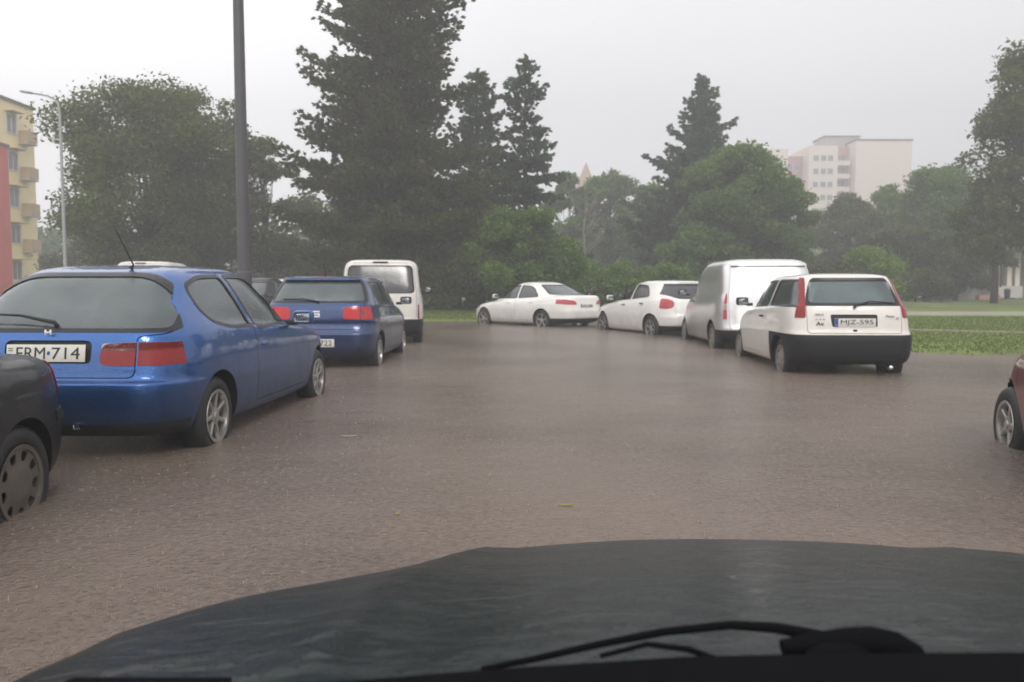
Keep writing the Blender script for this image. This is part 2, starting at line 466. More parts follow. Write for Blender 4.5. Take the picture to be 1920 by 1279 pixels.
# ---------------------------------------------------------------- wheels
def wheel_meshes(r, rr, style, wid=0.185):
    """tyre and rim, axis y, outer face towards +y at y=0"""
    bm = bmesh.new()
    w_ = wid
    prof = [(rr - 0.012, -0.03), (rr + 0.004, -0.012), (rr + 0.03, -0.002), (r - 0.045, 0.0), (r - 0.018, -0.012), (r - 0.004, -0.03), (r, -0.05),
            (r, -w_ + 0.05), (r - 0.01, -w_ + 0.02), (r - 0.05, -w_), (rr, -w_ + 0.01), (rr - 0.012, -w_ + 0.03)]
    rg = lathe_y(bm, prof, 44)
    for k in range(44):
        bm.faces.new((rg[-1][k], rg[-1][(k + 1) % 44], rg[0][(k + 1) % 44], rg[0][k]))
    for i, f in enumerate(bm.faces): f.smooth = True
    tyre = bm_mesh(bm, 'tyre'); tyre.materials.append(M_tyre)
    # tread grooves
    bm = bmesh.new()
    m = M_alloy if style.startswith('alloy') else (M_cover_d if style.endswith('0') else M_cover)
    # barrel and lip
    rg = lathe_y(bm, [(rr - 0.004, -0.012), (rr + 0.006, -0.004), (rr + 0.004, 0.0), (rr - 0.018, -0.004), (rr - 0.022, -0.03), (rr - 0.03, -w_ + 0.03), (rr - 0.012, -w_ + 0.03)], 44)
    barrel = bm_mesh(bm); barrel.materials.append(m)
    parts = [barrel]
    if style.startswith('alloy'):
        ns = int(style[5:] or 5)
        bm = bmesh.new()
        for k in range(ns):
            a = 2 * math.pi * k / ns + 0.3
            for (dy_, wd) in ((0, 1.0),):
                ca, sa = math.cos(a), math.sin(a)
                w0, w1 = 0.62 * rr / ns * 1.9, 0.5 * rr / ns * 1.7
                pts = [(0.035, -w0 / 2, -0.022), (0.035, w0 / 2, -0.022), (rr - 0.012, w1 / 2, -0.012), (rr - 0.012, -w1 / 2, -0.012)]
                pts = [(p[0], p[1], p[2]) for p in pts] + [(p[0], p[1] * 1.3, p[2] - 0.03) for p in pts]
                vs = [bm.verts.new((u * ca - v * sa, y, u * sa + v * ca)) for (u, v, y) in pts]
                for q in ((0, 1, 2, 3), (7, 6, 5, 4), (0, 4, 5, 1), (1, 5, 6, 2), (2, 6, 7, 3), (3, 7, 4, 0)):
                    bm.faces.new([vs[i] for i in q])
        es = [e_ for e_ in bm.edges]
        bmesh.ops.bevel(bm, geom=es, offset=0.004, segments=1, affect='EDGES')
        sp = bm_mesh(bm); sp.materials.append(m); parts.append(sp)
        bm = bmesh.new()
        rg = lathe_y(bm, [(0.001, -0.008), (0.03, -0.010), (0.034, -0.016), (0.062, -0.020), (0.066, -0.05), (0.001, -0.05)], 24)
        hb = bm_mesh(bm); hb.materials.append(m); parts.append(hb)
    else:   # 'cover7' pressed cover with holes round the edge
        nh = int(style[5:].rstrip('0') or 8)
        bm = bmesh.new()
        prof = [(0.001, -0.002), (rr * 0.30, -0.002), (rr * 0.50, -0.006), (rr * 0.58, -0.014), (rr - 0.016, -0.010), (rr - 0.014, -0.018), (rr * 0.58, -0.022), (rr * 0.5, -0.014), (0.001, -0.010)]
        rg = lathe_y(bm, prof, 56)
        bm.faces.new(rg[0][::-1]); bm.faces.new(rg[-1])
        bmesh.ops.recalc_face_normals(bm, faces=bm.faces); bmesh.ops.triangulate(bm, faces=bm.faces)
        cv = bpy.data.meshes.new('cv'); bm.to_mesh(cv); bm.free(); cv.materials.append(m)
        for k in range(nh):
            a = 2 * math.pi * k / nh
            ca, sa = math.cos(a), math.sin(a)
            hp = rounded([(rr * 0.60, -rr * 0.10), (rr * 0.60, rr * 0.10), (rr * 0.86, rr * 0.17), (rr * 0.86, -rr * 0.17)], 0.02, 3)
            cv = boole(cv, prism([(u * ca - v * sa, u * sa + v * ca) for u, v in hp], 'side', -0.08, 0.05, m), 'DIFFERENCE')
        parts.append(cv)
    rim = join_meshes(parts, 'rim')
    sharp(rim, 32)
    bm = bmesh.new()
    lathe_y(bm, [(0.001, -0.06), (rr * 0.62, -0.062), (rr * 0.66, -0.075), (rr * 0.66, -0.10)], 32)
    dr = bm_mesh(bm); dr.materials.append(M_wellhub)
    sharp(tyre, 40)
    return tyre, rim, dr

_wheel_cache = {}
def add_wheel(car, L, x, y, r, rr, style, ang=0.0, steer=0.0):
    key = (r, rr, style)
    if key not in _wheel_cache: _wheel_cache[key] = wheel_meshes(r, rr, style)
    ty, rim, dr = _wheel_cache[key]
    t = bpy.data.objects.new('wheel', ty); COL.objects.link(t); t.parent = car
    side = 0 if y > 0 else math.pi
    t.location = (x - L / 2, y, r)
    t.rotation_euler = (0, 0, side + steer)
    o = bpy.data.objects.new('rim', rim); COL.objects.link(o); o.parent = t; o.rotation_euler = (0, ang, 0)
    d_ = bpy.data.objects.new('brake_drum', dr); COL.objects.link(d_); d_.parent = t
    return t

# ---------------------------------------------------------------- car assembly
def build_car(sp):
    L = sp['L']; W = sp['W']
    car = empty(sp.get('name', 'parked_car'))
    tag(car, sp['label'], sp.get('cat', 'car'), sp.get('group'))
    pm = sp['paint']
    sk = Skin(sp['rings'])
    outer = sk.solid(0, pm)
    inner = sk.solid(-0.035, M_inner)
    ro, wb, r = sp['ro'], sp['wb'], sp['r']
    yw = sp['yw']
    arch = sp.get('arch', r + 0.045)
    shell = boole(outer, inner, 'DIFFERENCE')
    cyls = []
    for xw in (ro, ro + wb):
        for sg in (1, -1):
            y0, y1 = sorted((sg * (yw - 0.24), sg * (yw + 0.6)))
            cyls.append((xw, y0, y1, sg))
    def off(me):
        xform(me, Matrix.Translation((-L / 2, 0, 0))); return me
    def put(name, me, parent=car, m=None, ang=38, lab=None):
        off(me); o = link(name, me, m, parent, ang)
        if lab: o['label'] = lab
        return o
    for (xw, y0, y1, sg) in cyls:
        shell = boole(shell, cyl(xw, r, arch, y0, y1, M_black), 'DIFFERENCE')
    solids = {}
    def slab(o_, i_, region, m, plane=None):
        a = boole(sk.solid(o_, m), region, 'INTERSECT')
        return boole(a, sk.solid(i_, m), 'DIFFERENCE')
    clip = sp.get('rear_clip')
    def clipped(me, on=True):
        return boole(me, prism(clip, 'side', -1.3, 1.3, me.materials[0]), 'INTERSECT') if clip and on else me
    # wheel wells
    for (xw, y0, y1, sg) in cyls:
        a = boole(cyl(xw, r, arch + 0.012, y0 - (0.012 if sg > 0 else 0), y1 + (0.012 if sg < 0 else 0), M_black), cyl(xw, r, arch, y0, y1, M_black), 'DIFFERENCE')
        a = boole(a, sk.solid(-0.004, M_black), 'INTERSECT')
        put('wheel_well', a)
    # painted or black add-on skins (bumper, cladding, spoiler)
    for (nm, plane, poly, lo, hi, o_, i_, m, *hole) in sp.get('skins', []):
        rg_ = prism(poly, plane, lo, hi, m)
        if hole: rg_ = boole(rg_, prism(hole[0], plane, lo - 0.1, hi + 0.1, m), 'DIFFERENCE')
        if nm == 'rear_window_surround': rg_ = clipped(rg_)
        a = slab(o_, i_, rg_, m)
        for (xw, y0, y1, sg) in cyls:
            a = boole(a, cyl(xw, r, arch - 0.001, y0, y1, M_black), 'DIFFERENCE')
        put(nm, a)
    # windows cut into body and doors, with rubber frame
    def window(nm, plane, raw, rad, lo, hi, gm, host, parent, frame=0.014, frame_m=None, inset=0.006, cl=False):
        poly = rounded(raw, rad)
        reg = clipped(prism(poly, plane, lo, hi, pm), cl)
        host = boole(host, reg, 'DIFFERENCE')
        g = slab(-inset, -inset - 0.005, reg, gm)
        go = put(nm, g, parent)
        if frame:
            big = clipped(prism(rounded(inset_raw(raw, frame), rad), plane, lo, hi, M_gasket), cl)
            fr = slab(0.0025, -0.012, big, frame_m or M_gasket)
            fr = boole(fr, prism(rounded(inset_raw(raw, -0.010), rad), plane, lo - 0.1, hi + 0.1, M_gasket), 'DIFFERENCE')
            put('window_frame', fr, parent if parent is not car else go)
        return host
    # doors
    for d_ in sp.get('doors', []):
        poly = rounded(d_['poly'], d_.get('r', 0.05)); polyin = rounded(inset_raw(d_['poly'], -0.006), d_.get('r', 0.05))
        for sg in (1, -1):
            lo, hi = sorted((sg * 0.35, sg * 1.3))
            reg = prism(poly, 'side', lo, hi, pm)
            regin = prism(polyin, 'side', lo, hi, pm)
            panel = boole(shell, regin, 'INTERSECT')
            shell = boole(shell, reg, 'DIFFERENCE')
            do = bpy.data.objects.new('door', bpy.data.meshes.new('door')); COL.objects.link(do); do.parent = car
            for wp in d_.get('windows', []):
                panel = window('side_window', 'side', wp, sp.get('wr', 0.03), lo, hi, sp.get('glass', M_glass), panel, do)
            old = do.data; off(panel); do.data = panel; bpy.data.meshes.remove(old); sharp(panel, 38)
            if 'handle' in d_:
                hx, hz, hy = d_['handle']
                bm = bmesh.new(); box(bm, 0, 0, 0, 0.17, 0.022, 0.028, 0.008)
                hm = bm_mesh(bm); xform(hm, Matrix.Translation((hx - L / 2, sg * hy, hz)))
                link('handle', hm, d_.get('handle_m', pm), do, 40)
    for (nm, poly) in sp.get('side_windows', []):
        for sg in (1, -1):
            lo, hi = sorted((sg * 0.35, sg * 1.3))
            shell = window(nm, 'side', poly, sp.get('wr', 0.03), lo, hi, sp.get('glass', M_glass), shell, car)
    # windscreen
    ws = sp.get('windscreen')
    if ws:
        shell = window('windscreen', 'rear', ws, 0.06, L * 0.55, L + 0.3, sp.get('glass', M_glass), shell, car)
    # tailgate
    tg = sp.get('tailgate')
    if tg:
        poly = rounded(tg['poly'], 0.05)
        reg = clipped(prism(poly, 'rear', -0.4, tg.get('depth', 1.3), pm))
        regin = clipped(prism(rounded(inset_raw(tg['poly'], -0.006), 0.05), 'rear', -0.4, tg.get('depth', 1.3) - 0.006, pm))
        panel = boole(shell, regin, 'INTERSECT')
        shell = boole(shell, reg, 'DIFFERENCE')
        go = bpy.data.objects.new('tailgate', bpy.data.meshes.new('tailgate')); COL.objects.link(go); go.parent = car
        tgo = go
        if 'window' in tg:
            panel = window('rear_window', 'rear', tg['window'], tg.get('wr', 0.06), -0.4, tg.get('depth', 1.3), sp.get('rglass', sp.get('glass', M_glass)), panel, go, frame=tg.get('frame', 0.02), cl=True)
        if 'recess' in tg:     # plate recess
            rc = rounded(tg['recess'], 0.03)
            rr_ = prism(rc, 'rear', -0.4, 0.6, M_black)
            cut = boole(sk.solid(0.02, M_black), rr_, 'INTERSECT')
            cut = boole(cut, sk.solid(-0.02, M_black), 'DIFFERENCE')
            panel = boole(panel, cut, 'DIFFERENCE')
        off(panel); old = go.data; go.data = panel; bpy.data.meshes.remove(old); sharp(panel, 38)
        if tg.get('mat'):
            pass
    else:
        tgo = car
        if 'rwindow' in sp:
            shell = window('rear_window', 'rear', sp['rwindow'], 0.06, -0.4, sp.get('rdepth', 1.9), sp.get('glass', M_glass), shell, car, cl=True)
    # lamps
    for (nm, plane, poly, lo, hi, m, lab) in sp.get('lamps', []):
        lp = rounded(poly, 0.02) if not sp.get('lamp_r') else rounded(poly, sp['lamp_r'])
        for sg in (1, -1):
            if plane == 'rear': pp = [(sg * a, b) for a, b in lp]; l2, h2 = lo, hi
            else: pp = lp; l2, h2 = sorted((sg * lo, sg * hi))
            a = slab(0.007, -0.012, prism(pp, plane, l2, h2, m), m)
            if sp.get('lamp_cut') and nm == 'tail_light': a = boole(a, prism(sp['lamp_cut'], 'side', -1.3, 1.3, m), 'INTERSECT')
            put(nm, a, car, lab=lab)
    off(shell)
    link('body', shell, None, car, 38)
    # wheels
    for i, (xw, y0, y1, sg) in enumerate(cyls):
        add_wheel(car, L, xw, sg * yw, r, sp['rr'], sp['rim'], ang=0.35 * i + sp.get('wang', 0))
    # mirrors
    mi = sp.get('mirror')
    if mi:
        mx_, mz, my = mi
        for sg in (1, -1):
            bm = bmesh.new(); box(bm, 0, 0, 0, 0.09, 0.19, 0.125, 0.035, seg=3)
            hm = bm_mesh(bm); xform(hm, Matrix.Translation((mx_ - L / 2, sg * (my + 0.12), mz)))
            mo = link('mirror', hm, sp.get('mirror_m', pm), car, 50)
            bm = bmesh.new(); box(bm, 0, 0, 0, 0.05, 0.10, 0.045, 0.01)
            am = bm_mesh(bm); xform(am, Matrix.Translation((mx_ - L / 2 + 0.01, sg * (my + 0.005), mz - 0.05)))
            link('mirror_arm', am, M_black, mo, 50)
            bm = bmesh.new(); box(bm, 0, 0, 0, 0.006, 0.155, 0.095, 0.02)
            gm_ = bm_mesh(bm); xform(gm_, Matrix.Translation((mx_ - L / 2 - 0.046, sg * (my + 0.12), mz)))
            link('mirror_glass', gm_, M_mirrorglass, mo, 50)
    # cabin: floor, seats
    fl = sp.get('seats')
    if fl:
        bm = bmesh.new(); box(bm, (fl[0] + fl[1]) / 2 + 0.2 - L / 2, 0, 0.30, fl[1] - fl[0] + 1.5, 2 * W - 0.22, 0.05, 0.01)
        link('cabin_floor', bm_mesh(bm), M_inner, car, 40)
        sh = sp.get('seat_h', 0)
        for i, (sx, ys, wd) in enumerate(((fl[1], (0.36, -0.36), 0.48), (fl[0], (0.0,), 1.15))):
            for y in ys:
                bm = bmesh.new()
                box(bm, sx + 0.22 - L / 2, y, 0.45 + sh, 0.5, wd, 0.2, 0.05)
                box(bm, sx - 0.08 - L / 2, y, 0.74 + sh, 0.15, wd, 0.56, 0.05, Matrix.Rotation(R(-14), 4, 'Y'))
                for hy in ((0,) if i == 0 else (-0.36, 0.36)):
                    box(bm, sx - 0.17 - L / 2, y + hy, 1.09 + sh, 0.09, 0.25, 0.14, 0.035, Matrix.Rotation(R(-10), 4, 'Y'))
                link('seat', bm_mesh(bm), M_seat, car, 50)
        if ws:
            bm = bmesh.new(); box(bm, fl[1] + 0.95 - L / 2, 0, 0.80 + sh, 0.5, 2 * W - 0.3, 0.16, 0.05)
            link('dashboard', bm_mesh(bm), M_inner, car, 50)
    # plates, wipers, antennas, badges
    pl = sp.get('plate')
    if pl:
        px_, pz, txt, style = pl
        bm = bmesh.new(); box(bm, 0, 0, 0, 0.006, 0.52, 0.112, 0.0025)
        pme = bm_mesh(bm)
        tilt = Matrix.Rotation(R(sp.get('plate_tilt', 0)), 4, 'Y')
        BM = Matrix.Translation((px_ - L / 2, 0, pz)) @ tilt
        po = link('number_plate', xform(pme, BM), M_plate, car, 40)
        # text faces the rear (-x): local text x -> -y, text y -> z
        TM = Matrix(((0, 0, -1, 0), (-1, 0, 0, 0), (0, 1, 0, 0), (0, 0, 0, 1)))
        def pt(t_, h_, yc, zc, wd=None, m=M_ptext, b_=0.0):
            tm = text_mesh(t_, h_, 0.0012, b_, wd)
            xform(tm, BM @ Matrix.Translation((-0.0042, yc, zc)) @ TM)
            link('plate_text', tm, m, po)
        if style == 'hu_old':
            pt('ERM', 0.076, 0.098, 0, 0.19); pt('714', 0.076, -0.133, 0, 0.185)
            bm = bmesh.new(); box(bm, -0.0042, -0.020, 0.0, 0.002, 0.018, 0.024)
            link('plate_mark', xform(bm_mesh(bm), BM), M_pblue, po)
            pt('H', 0.020, 0.232, -0.03, None)
            bm = bmesh.new(); box(bm, -0.0042, 0.232, 0.03, 0.002, 0.03, 0.006); fr_ = bm_mesh(bm)
            link('plate_mark', xform(fr_, BM), M_red, po)
            bm = bmesh.new(); box(bm, -0.0042, 0.232, 0.016, 0.002, 0.03, 0.006); fr_ = bm_mesh(bm)
            link('plate_mark', xform(fr_, BM), simple('plate green', (0.03, 0.2, 0.06)), po)
        else:
            if style == 'eu':
                bm = bmesh.new(); box(bm, -0.0038, 0.236, 0.0, 0.002, 0.044, 0.108)
                link('plate_mark', xform(bm_mesh(bm), BM), M_pblue, po)
                pt('H', 0.02, 0.236, -0.032, None, M_plate)
            pt(txt, 0.076, -0.022, 0, 0.41)
    wp = sp.get('wiper')
    if wp:
        for nm_, pts, rd in wp:
            bm = bmesh.new(); tube(bm, [(x - L / 2, y, z) for x, y, z in pts], rd, 6)
            link(nm_, bm_mesh(bm), M_black, tgo if nm_ != 'antenna' else car, 60)
    for (nm_, bx_, m) in sp.get('extras', []):
        bm = bmesh.new()
        for (x, y, z, sx, sy, sz, bv) in bx_: box(bm, x - L / 2, y, z, sx, sy, sz, bv)
        link(nm_, bm_mesh(bm), m, car, 40)
    for (nm_, txt, x, y, z, h_, wd, m) in sp.get('letters', []):
        tm = text_mesh(txt, h_, 0.002, 0.0, wd)
        xform(tm, Matrix.Translation((x - L / 2, y, z)) @ Matrix(((0, 0, -1, 0), (-1, 0, 0, 0), (0, 1, 0, 0), (0, 0, 0, 1))))
        link(nm_, tm, m, car)
    # place: outer face of the rear wheel on side sp['at'][0]
    if 'at' in sp:
        sg, wx, wy, hd, sink = sp['at']
        a = R(hd); ux, uy = math.sin(a), math.cos(a)     # forward
        lx, ly = -uy, ux                                  # left
        dx, dy = ro + (wb if sp.get('front') else 0) - L / 2, sg * yw
        car.location = (wx - ux * dx - lx * dy, wy - uy * dx - ly * dy, -sink)
        car.rotation_euler = (0, 0, R(90) - a)
        if 'pitchroll' in sp: car.rotation_euler = (R(sp['pitchroll'][0]), R(sp['pitchroll'][1]), R(90) - a)
    return car
# ---------------------------------------------------------------- the cars
P_blue = paint('light blue metallic paint', (0.010, 0.095, 0.33), metal=0.82, rough=0.36, dirt=(0.03, 0.035, 0.05), dirt_amt=0.6, ior=1.58)  # dirt is mud plus painted darkening for the side's dim reflections
P_navy = paint('dark blue paint', (0.002, 0.032, 0.13), metal=0.5, rough=0.3, dirt=(0.04, 0.04, 0.05), dirt_amt=0.5, ior=1.6)
P_white = paint('white paint', (0.84, 0.83, 0.79), rough=0.35, dirt=(0.34, 0.29, 0.24), dirt_amt=0.5)
P_white2 = paint('cream white paint', (0.70, 0.67, 0.62), rough=0.35, dirt=(0.36, 0.30, 0.24), dirt_amt=0.55)
P_silver = paint('silver white paint', (0.76, 0.76, 0.76), metal=0.72, rough=0.28, dirt_amt=0.45)
P_dark = paint('dark grey green paint', (0.005, 0.006, 0.007), metal=0.0, rough=0.5, dirt=(0.03, 0.026, 0.022), dirt_amt=0.5, ior=1.38, coat=0.5)
P_red = paint('dark red paint', (0.16, 0.012, 0.02), metal=0.2, rough=0.3, dirt_amt=0.4)

def build_blue_hatch():
    L = 4.08
    rings = [
        (.16, 3.92, .70, 6, 5, .25, .20, .19, .20),
        (.05, 4.02, .79, 7, 4.5, .33, .25, .24, .24),
        (.00, 4.07, .830, 7.5, 4.2, .42, .38, .38, .36),
        (-.025, 4.08, .846, 8, 4.2, .575, .55, .50, .48),
        (-.022, 4.08, .848, 8, 4.2, .610, .58, .53, .50),
        (.030, 4.06, .848, 8, 4.2, .635, .61, .56, .53),
        (.055, 4.03, .848, 8, 4.2, .72, .71, .64, .58),
        (.075, 3.98, .842, 7.5, 4.2, .82, .81, .73, .64),
        (.095, 3.80, .822, 7.5, 4, .90, .90, .81, .71),
        (.12, 3.40, .805, 7, 4, .945, .945, .845, .80),
        (.15, 2.98, .785, 6.5, 4.2, .985, .985, .88, .885),
        (.36, 2.50, .70, 5.5, 4.2, 1.15, 1.16, 1.12, 1.14),
        (.56, 2.08, .60, 4.6, 4, 1.30, 1.315, 1.33, 1.30),
        (.66, 1.92, .52, 4.2, 4, 1.345, 1.362, 1.375, 1.345),
        (.88, 1.70, .32, 4, 4, 1.375, 1.39, 1.395, 1.38),
        (1.15, 1.45, .02, 2, 2, 1.398, 1.40, 1.40, 1.398)]
    car = build_car(dict(
        name='parked_car', L=L, W=.85, rings=rings, paint=P_blue,
        label='light blue three-door hatchback with aerial, plate ERM 714, nearest on the left', group='cars standing in the flood',
        ro=.77, wb=2.57, r=.292, rr=.190, rim='alloy7', yw=.815, arch=.34, wr=.05,
        doors=[dict(poly=[(1.52, .30), (1.50, .88), (1.28, 1.345), (1.95, 1.355), (2.80, .90), (2.93, .74), (2.93, .30)], r=.05,
                    windows=[[(1.62, .905, .02), (1.40, 1.315, .03), (1.96, 1.315, .25), (2.62, .915, .06)]],
                    handle=(1.70, .76, .845))],
        side_windows=[('quarter_window', [(.78, .985, .12), (.66, 1.09, .06), (.68, 1.24, .08), (.92, 1.305, .1), (1.30, 1.315, .03), (1.50, .92, .03), (1.05, .935, .2)])],
        windscreen=[(-.60, 1.285), (.60, 1.285), (.74, .93), (-.74, .93)],
        tailgate=dict(poly=[(-.58, .645), (-.575, .905, .03), (-.755, .925, .06), (-.74, 1.10, .1), (-.50, 1.325, .12), (.50, 1.325, .12), (.74, 1.10, .1), (.755, .925, .06), (.575, .905, .03), (.58, .645)],
                      window=[(-.725, .962, .04), (-.695, 1.12, .12), (-.46, 1.305, .2), (.46, 1.305, .2), (.695, 1.12, .12), (.725, .962, .04)],
                      frame=.0, recess=[(-.285, .738, .03), (-.29, .885, .05), (.29, .885, .05), (.285, .738, .03)], depth=1.0),
        lamps=[('tail_light', 'rear', [(.345, .725, .05), (.355, .865, .06), (.574, .875, .004), (.574, .725, .004)], -.4, .5, M_red, None),
               ('tail_light', 'rear', [(.588, .725, .004), (.588, .875, .004), (.90, .865), (.90, .725)], -.4, .30, M_red, None),
               ('indicator_lens', 'rear', [(.355, .822, .03), (.355, .866, .04), (.574, .876, .004), (.574, .822, .004)], -.4, .5, M_clear, None),
               ('indicator_lens', 'rear', [(.588, .822, .004), (.588, .876, .004), (.90, .866), (.90, .822)], -.4, .30, M_amber, None),
               ('headlight', 'side', [(3.60, .62), (3.66, .72), (4.2, .66), (4.2, .56)], .30, 1.0, M_clear, None)],
        skins=[('rear_window_surround', 'rear', rounded([(-.765, .935, .05), (-.735, 1.12, .12), (-.49, 1.335, .2), (.49, 1.335, .2), (.735, 1.12, .12), (.765, .935, .05)], .05), -.4, .85, .0015, -.003, M_gasket,
                rounded([(-.725, .962, .04), (-.695, 1.12, .12), (-.46, 1.305, .2), (.46, 1.305, .2), (.695, 1.12, .12), (.725, .962, .04)], .05)),
               ('bumper_valance', 'rear', [(-.9, .19), (.9, .19), (.9, .345), (-.9, .345)], -.4, .38, .001, -.02, M_black)],  # black skin paints in the shade of the recess under the bumper
        rear_clip=[(-.5, .5), (.34, .5), (.36, .93), (.46, 1.12), (.65, 1.28), (.85, 1.40), (-.5, 1.5)],
        mirror=(2.42, .955, .83), mirror_m=P_blue,
        seats=(.95, 1.75), glass=M_glass,
        plate=(.052, .805, '', 'hu_old'), plate_tilt=8,
        wiper=[('rear_wiper', [(.145, -.02, .975), (.12, -.02, 1.0), (.145, .22, 1.045), (.16, .50, 1.055)], [.018, .014, .010, .007]),
               ('antenna', [(.70, -.23, 1.36), (.71, -.245, 1.39), (.66, -.14, 1.66)], [.022, .007, .003])],
        extras=[('logo_badge', [(.088, .02, .937, .006, .012, .034, .002), (.088, -.014, .937, .006, .012, .034, .002), (.088, .003, .937, .006, .03, .010, .002)], M_badge),
                ('tow_eye', [(.03, -.20, .33, .02, .04, .03, .006)], M_chrome)],
        at=(-1, -2.146, 5.80, 2.6, .10)))
    return car


def build_navy_hatch():
    L = 3.88
    rings = [
        (.18, 3.72, .68, 6, 5, .24, .20, .19, .20),
        (.05, 3.82, .77, 7, 4.5, .32, .25, .24, .24),
        (.00, 3.87, .805, 7.5, 4.2, .42, .38, .38, .36),
        (-.01, 3.88, .820, 7.5, 4.2, .585, .55, .50, .48),
        (.02, 3.86, .822, 7.5, 4.2, .63, .62, .55, .52),
        (.06, 3.82, .822, 7.5, 4.2, .74, .72, .66, .60),
        (.045, 3.76, .816, 7.5, 4.2, .78, .80, .74, .66),
        (.06, 3.60, .800, 7, 4, .92, .90, .82, .74),
        (.09, 3.20, .785, 7, 4, 1.00, .985, .90, .86),
        (.12, 2.86, .765, 6.5, 4.2, 1.045, 1.035, .955, .945),
        (.24, 2.50, .70, 6, 4.2, 1.20, 1.20, 1.16, 1.15),
        (.36, 2.12, .64, 5.6, 4, 1.33, 1.345, 1.35, 1.31),
        (.38, 1.98, .585, 5.2, 4, 1.375, 1.385, 1.39, 1.36),
        (.55, 1.80, .38, 4, 4, 1.405, 1.41, 1.415, 1.40),
        (1.0, 1.45, .02, 2, 2, 1.422, 1.425, 1.425, 1.42)]
    return build_car(dict(
        L=L, W=.82, rings=rings, paint=P_navy,
        label='dark blue hatchback with bright red lamps and square silver badge, behind the light blue hatchback', group='cars standing in the flood',
        ro=.62, wb=2.44, r=.29, rr=.185, rim='alloy8', yw=.79, arch=.335, wr=.05,
        doors=[dict(poly=[(1.40, .30), (1.38, .98), (1.30, 1.36), (2.02, 1.37), (2.68, .98), (2.80, .80), (2.80, .30)],
                    windows=[[(1.46, 1.0), (1.40, 1.33), (1.98, 1.33, .12), (2.52, .985)]], handle=(1.56, .86, .82)),
               ],
        side_windows=[('quarter_window', [(.66, 1.08, .06), (.56, 1.33, .06), (1.24, 1.335), (1.33, 1.02), (.80, 1.04)])],
        windscreen=[(-.60, 1.31), (.60, 1.31), (.72, .99), (-.72, .99)],
        rear_clip=[(-.5, .5), (.30, .5), (.32, 1.0), (.48, 1.36), (.48, 1.5), (-.5, 1.5)],
        tailgate=dict(poly=[(-.62, .655), (-.66, 1.02), (-.57, 1.345), (.57, 1.345), (.66, 1.02), (.62, .655)],
                      window=[(-.665, 1.055), (-.56, 1.325), (.56, 1.325), (.665, 1.055)], frame=.0),
        skins=[('rear_window_surround', 'rear', rounded([(-.70, 1.03), (-.60, 1.37), (.60, 1.37), (.70, 1.03)], .05), -.4, .55, .0015, -.003, M_gasket,
                rounded([(-.665, 1.055), (-.56, 1.325), (.56, 1.325), (.665, 1.055)], .06)),
               ('spoiler', 'rear', rounded([(-.56, 1.352), (-.54, 1.39), (.54, 1.39), (.56, 1.352)], .02), .0, .52, .035, -.01, P_navy),
               ('bumper_strip', 'rear', [(-.9, .575), (.9, .575), (.9, .61), (-.9, .61)], -.4, .35, .007, -.01, P_navy)],
        lamps=[('tail_light', 'rear', [(.37, .80, .05), (.375, .965, .05), (.60, .975, .004), (.60, .80, .004)], -.4, .4, M_red_b, None),
               ('tail_light', 'rear', [(.615, .80, .004), (.615, .975, .004), (.88, .96), (.88, .80)], -.4, .24, M_red_b, None),
               ('reversing_lens', 'rear', [(.625, .85), (.625, .93), (.675, .93), (.675, .85)], -.4, .24, M_clear, None),
               ('headlight', 'side', [(3.50, .66), (3.56, .78), (4.0, .72), (4.0, .60)], .35, 1.0, M_clear, None)],
        mirror=(2.42, 1.03, .80), mirror_m=M_black, seats=(.85, 1.65), glass=M_glass_d, rglass=M_glass,
        plate=(-.022, .47, 'FHZ-722', 'plain'),
        wiper=[('rear_wiper', [(.11, -.02, 1.02), (.10, -.02, 1.045), (.13, .2, 1.085), (.15, .50, 1.08)], [.02, .014, .010, .007]),
               ('antenna', [(.62, 0, 1.40), (.60, 0, 1.43), (.52, 0, 1.60)], [.016, .006, .003])],
        extras=[('brake_light', [(.375, 0, 1.385, .03, .30, .022, .006)], M_red_b),
                ('logo_badge', [(.045, .0, .905, .008, .10, .024, .004), (.045, .0, .872, .008, .10, .022, .004), (.045, .0, .838, .008, .10, .024, .004), (.045, .038, .888, .008, .024, .022, .002), (.045, -.038, .855, .008, .024, .022, .002)], M_badge)],
        at=(-1, -1.94, 11.75, 0.5, .11)))

